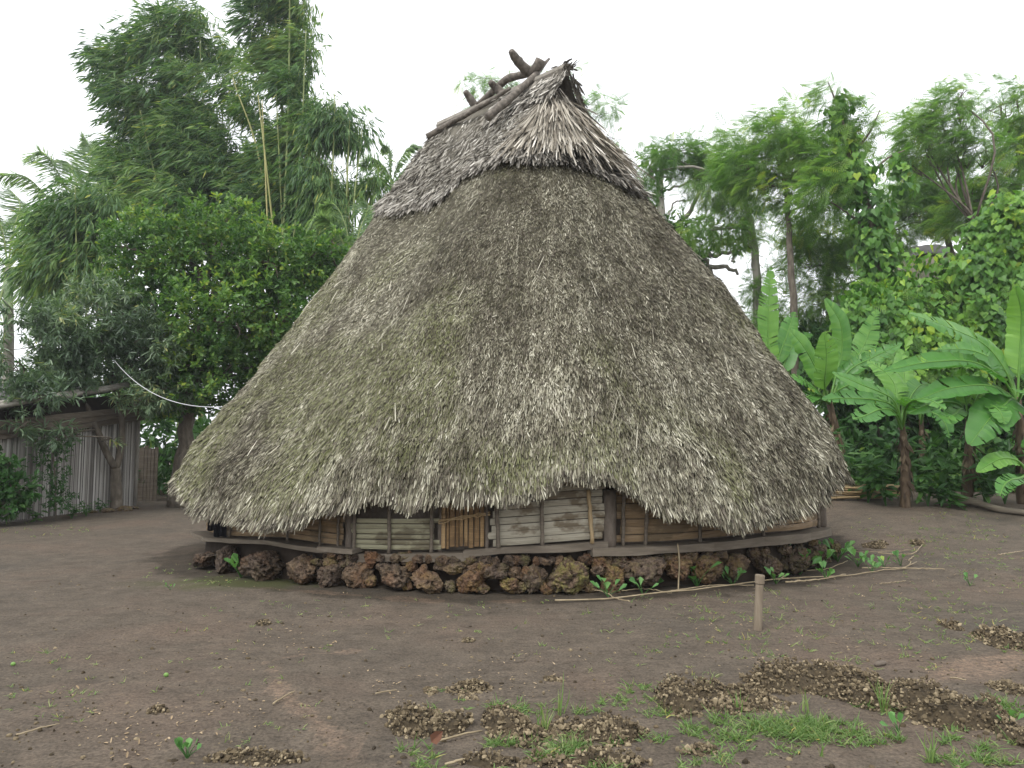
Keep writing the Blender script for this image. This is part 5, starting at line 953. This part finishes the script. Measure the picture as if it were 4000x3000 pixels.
for px, py, rx, ry, hh, lab in HEAPS:
    c = gnd(px, py); sx_ = rx * c[1] / F; sy_ = max(.05, abs(gnd(px, py - ry)[1] - gnd(px, py + ry)[1]) / 2); n = int(np.clip(sx_ * sy_ * 11000, 90, 2600)); sd_ = rng.uniform(0, 99, 3)
    m = n * 4; a = rng.uniform(0, 6.28, m); rr = np.sqrt(rng.random(m)); P = np.stack([c[0] + sx_ * rr * np.cos(a), c[1] + sy_ * rr * np.sin(a), 0 * a], -1)
    msk = fbm(P * [5, 5, 0] + sd_, 3, 4) - .30 * rr ** 3; ok = np.where(msk > .20)[0][:n]; P = P[ok]; hq = hh * sst(.22, .55, msk[ok]) * 1.3; P[:, 2] = gz(P[:, 0], P[:, 1]) + hq * rng.uniform(.35, 1, len(ok)) + .002; n = len(P)
    V, Fa = ICO0; r = np.where(rng.random(n) < .14, rng.uniform(.010, .019, n), rng.uniform(.004, .010, n)); S = r[:, None] * rng.uniform(.6, 1.3, (n, 3)); nz_ = 1 + 1.3 * (vn(V[None] * 1.7 + rng.uniform(0, 99, (n, 1, 3)), 3) - .5)
    Q = P[:, None] + V[None] * nz_[..., None] * S[:, None]; g = Geo(); g.add(Q, (Fa[None] + (np.arange(n) * len(V))[:, None, None]).reshape(-1, 3), np.repeat(np.clip(rng.normal(.52, .26, n), 0, 1), len(Fa)))
    # the packed body of the heap under its crumbs
    k, j = 26, 9; aa, r2 = np.meshgrid(np.linspace(0, 2 * math.pi, k), np.linspace(0, 1, j)); B = np.stack([c[0] + sx_ * r2 * np.cos(aa), c[1] + sy_ * r2 * np.sin(aa), 0 * aa], -1); mb = fbm(B * [5, 5, 0] + sd_, 3, 4) - .30 * r2 ** 3; B[..., 2] = gz(B[..., 0], B[..., 1]) + hh * .85 * sst(.22, .55, mb) * 1.2 * sst(1, .8, r2) - .014 - .02 * sst(.85, 1, r2)
    i = (np.arange(j - 1)[:, None] * k + np.arange(k - 1)[None]).ravel(); g.add(B, np.stack([i, i + 1, i + k + 1, i + k], -1), .15)
    tag(g.build('soil_heap', M['crumb'], origin=c), lab, 'soil heap', 'crumbly heaps of soil in the yard')
# grass
GB = ([(-.5, 0, 0), (.5, 0, 0), (.4, .5, .0), (-.4, .5, .0), (.06, 1, -3.), (-.06, 1, -3.)], [(0, 1, 2, 3), (3, 2, 4, 5)])
def tufts(px, py, rx, ry, n, hb=.07, k=(5, 12)):
    a = rng.uniform(0, 6.28, n); r = np.sqrt(rng.random(n)); P = gndv(px + rx * r * np.cos(a), np.minimum(py + ry * r * np.sin(a), 900)); ok = fbm(P * [4, 4, 0], 2, 77) > .40; P = P[ok]; m = rng.integers(*k, len(P)); kk = np.repeat(np.arange(len(P)), m); q = len(kk)
    D = rdir(q) * [1, 1, .3] + [0, 0, .62]; return P[kk] + rng.normal(0, .012, (q, 3)) * [1, 1, 0], D, hb * rng.uniform(.5, 1.5, q) * np.repeat(rng.uniform(.6, 1.3, len(P)), m)
g = Geo()
for px, py, rx, ry, n, hb in [(415, 747, 28, 8, 50, .06), (515, 752, 75, 11, 230, .065), (470, 765, 60, 10, 120, .06), (520, 708, 32, 8, 60, .055), (585, 705, 40, 10, 70, .06), (620, 745, 60, 14, 110, .055), (650, 700, 35, 22, 110, .06), (735, 730, 55, 13, 150, .065), (790, 728, 45, 12, 200, .075), (850, 735, 60, 12, 230, .065), (885, 712, 34, 14, 90, .075), (930, 735, 40, 10, 70, .06), (960, 764, 50, 8, 60, .06), (740, 748, 70, 10, 70, .05), (690, 760, 60, 8, 60, .05), (1000, 708, 28, 12, 70, .06), (640, 765, 60, 8, 90, .05), (445, 712, 40, 22, 26, .04), (1005, 655, 25, 10, 20, .05), (1000, 755, 30, 12, 60, .07)]:
    P, D, Ln = tufts(px, py, rx, ry, int(n * .5), hb * .9); g.inst(*GB, P, D, rdir(len(P)) * .5 + [0, 0, .4], Ln, rng.uniform(.004, .0085, len(P)), np.clip(rng.normal(.45, .2, len(P)), 0, 1))
for px, py, rx, ry, n, hb in [(850, 625, 170, 40, 130, .05), (760, 650, 220, 50, 80, .04), (960, 590, 70, 40, 70, .045), (940, 530, 90, 18, 130, .05), (960, 555, 70, 14, 90, .04), (60, 690, 70, 50, 26, .035), (220, 640, 120, 30, 14, .03), (300, 700, 150, 60, 20, .03), (200, 575, 60, 12, 50, .03), (330, 610, 160, 14, 30, .03), (520, 640, 160, 40, 30, .035), (30, 530, 60, 8, 40, .05), (700, 610, 120, 16, 40, .05)]:
    P, D, Ln = tufts(px, py, rx, ry, int(n * 1.5), hb, (3, 7)); g.inst(*GB, P, D, rdir(len(P)) * .5 + [0, 0, .4], Ln, rng.uniform(.004, .007, len(P)), np.clip(rng.normal(.62, .2, len(P)), 0, 1))
for px, py, n, hb in [(884, 712, 16, .2), (806, 712, 8, .14), (543, 730, 12, .16), (560, 715, 7, .24), (738, 712, 9, .13), (930, 762, 14, .16), (823, 757, 4, .12), (713, 690, 3, .14)]:
    P = gndv(np.full(n, px) + rng.normal(0, 3, n), np.full(n, py) + rng.normal(0, 1, n)); g.inst(*GB, P, rdir(n) * .35 + [0, 0, 1], rdir(n), hb * rng.uniform(.6, 1.1, n), .009, rng.uniform(.4, .8, n))
tag(g.build('grass', M['grass']), kind='stuff')
# litter: leaf flakes, chips and little stones nobody could count
g = Geo(); n = 3800; px = rng.uniform(-40, 1060, n); py = 500 + 290 * rng.random(n) ** .8; P = gndv(px, py); ok = (fbm(P * [1.1, 1.1, 0], 3, 90) > .5 + .1 * (P[:, 0] < 0)) & ((P[:, 0] / 4.95) ** 2 + ((P[:, 1] - 11.76) / 3.75) ** 2 > 1) & (P[:, 1] < 18); P = P[ok] + [0, 0, .004]; n = len(P)
g.inst(*LF, P, rdir(n) * [1, 1, .25], rdir(n) * .35 + [0, 0, 1], rng.uniform(.012, .04, n), rng.uniform(.006, .016, n), rng.random(n) ** .8); tag(g.build('leaf_litter', M['dry_leaf']), kind='stuff')
g = Geo(); n = 1500; px = rng.uniform(-40, 1060, n); py = 530 + 260 * rng.random(n) ** .7; P = gndv(px, py); ok = (P[:, 0] / 4.9) ** 2 + ((P[:, 1] - 11.76) / 3.7) ** 2 > 1; P = P[ok]; n = len(P); V, Fa = ICO1; r = .004 + .012 * rng.random(n) ** 3
Q = P[:, None] + V[None] * (1 + .6 * (vn(V[None] * 1.7 + rng.uniform(0, 99, (n, 1, 3)), 3) - .5))[..., None] * (r[:, None] * rng.uniform(.7, 1.3, (n, 3)))[:, None]; g.add(Q, (Fa[None] + (np.arange(n) * len(V))[:, None, None]).reshape(-1, 3), np.repeat(rng.random(n) ** 1.4 * .8, len(Fa))); tag(g.build('pebbles', M['crumb']), kind='stuff')
for px0, py0, px1, py1, r, lab in [(438, 744, 482, 734, .007, 'pale split stick lying in the front grass'), (273, 706, 295, 694, .006, 'thin bent stick on the bare soil left of centre'), (375, 696, 397, 693, .005, 'thin straw on the bare soil left of the grass'), (445, 768, 470, 762, .008, 'stick at the bottom edge of the grass'), (16, 738, 60, 727, .005, 'thin green stem in the bottom left of the yard'), (950, 680, 966, 683, .006, 'short twig right of the highest soil heap')]:
    a, b_ = gnd(px0, py0) + [0, 0, .015], gnd(px1, py1) + [0, 0, .02]; g = Geo(); q = bez([a, (a + b_) / 2 + [0, 0, .004], b_], 10) + rng.normal(0, .001, (10, 3)); g.tube(q, np.linspace(r, r * .6, 10), 6); tag(g.build('stick', M['stick'], origin=a, smooth=True), lab, 'stick', 'loose sticks on the yard')
g = Geo(); a, b_ = gnd(875, 667) + [0, 0, .016], gnd(886, 665) + [0, 0, .018]; g.tube(bez([a, (a + b_) / 2, b_], 8), [.010, .017, .019, .019, .019, .018, .016, .008], 10); tag(g.build('wood_stub', M['wood_dark'], origin=a, smooth=True), 'short dark stub of wood beyond the highest soil heap', 'wood stub')
for px, py, lab in [(13, 666, 'small green fruit at the left edge of the yard'), (166, 677, 'small green fruit on the bare soil left of centre')]:
    c = gnd(px, py) + [0, 0, .015]; g = Geo(); V, Fa = ico(2); g.add(c + V * [.017, .014, .014], Fa, .95); tag(g.build('fallen_fruit', M['leaf_weed'], origin=c, smooth=True), lab, 'fruit', 'fallen green fruits')
c = gnd(431, 748) + [0, 0, .03]; g = Geo(); g.inst(*LF, [c], [[.6, -.2, .6]], [[0, -1, .4]], .09, .07, .1); lf = g.build('dry_leaf', simple_mat('red_brown_leaf', [(0, (.09, .04, .025)), (1, (.16, .075, .045))], 20), origin=c); tag(lf, 'curled red brown leaf standing in the front grass', 'leaf')
# ------------------------------------------------------------------ veil added to stand in for the sky's glare: the far trees fade a little towards the sky
g = Geo(); g.box((0, 150, 12.6), (320, 0, 0), (0, 280, 0), (0, 0, 13.7)); hz = bpy.data.materials.new('glare_veil'); hz.use_nodes = True; t = hz.node_tree; t.nodes.clear()
o_ = nd(t, 'ShaderNodeOutputMaterial'); v_ = nd(t, 'ShaderNodeVolumePrincipled'); v_.inputs['Color'].default_value = (.93, .96, 1, 1); v_.inputs['Density'].default_value = .0009; v_.inputs['Anisotropy'].default_value = .3; t.links.new(v_.outputs[0], o_.inputs['Volume'])
tag(g.build('glare_haze', hz), kind='stuff')
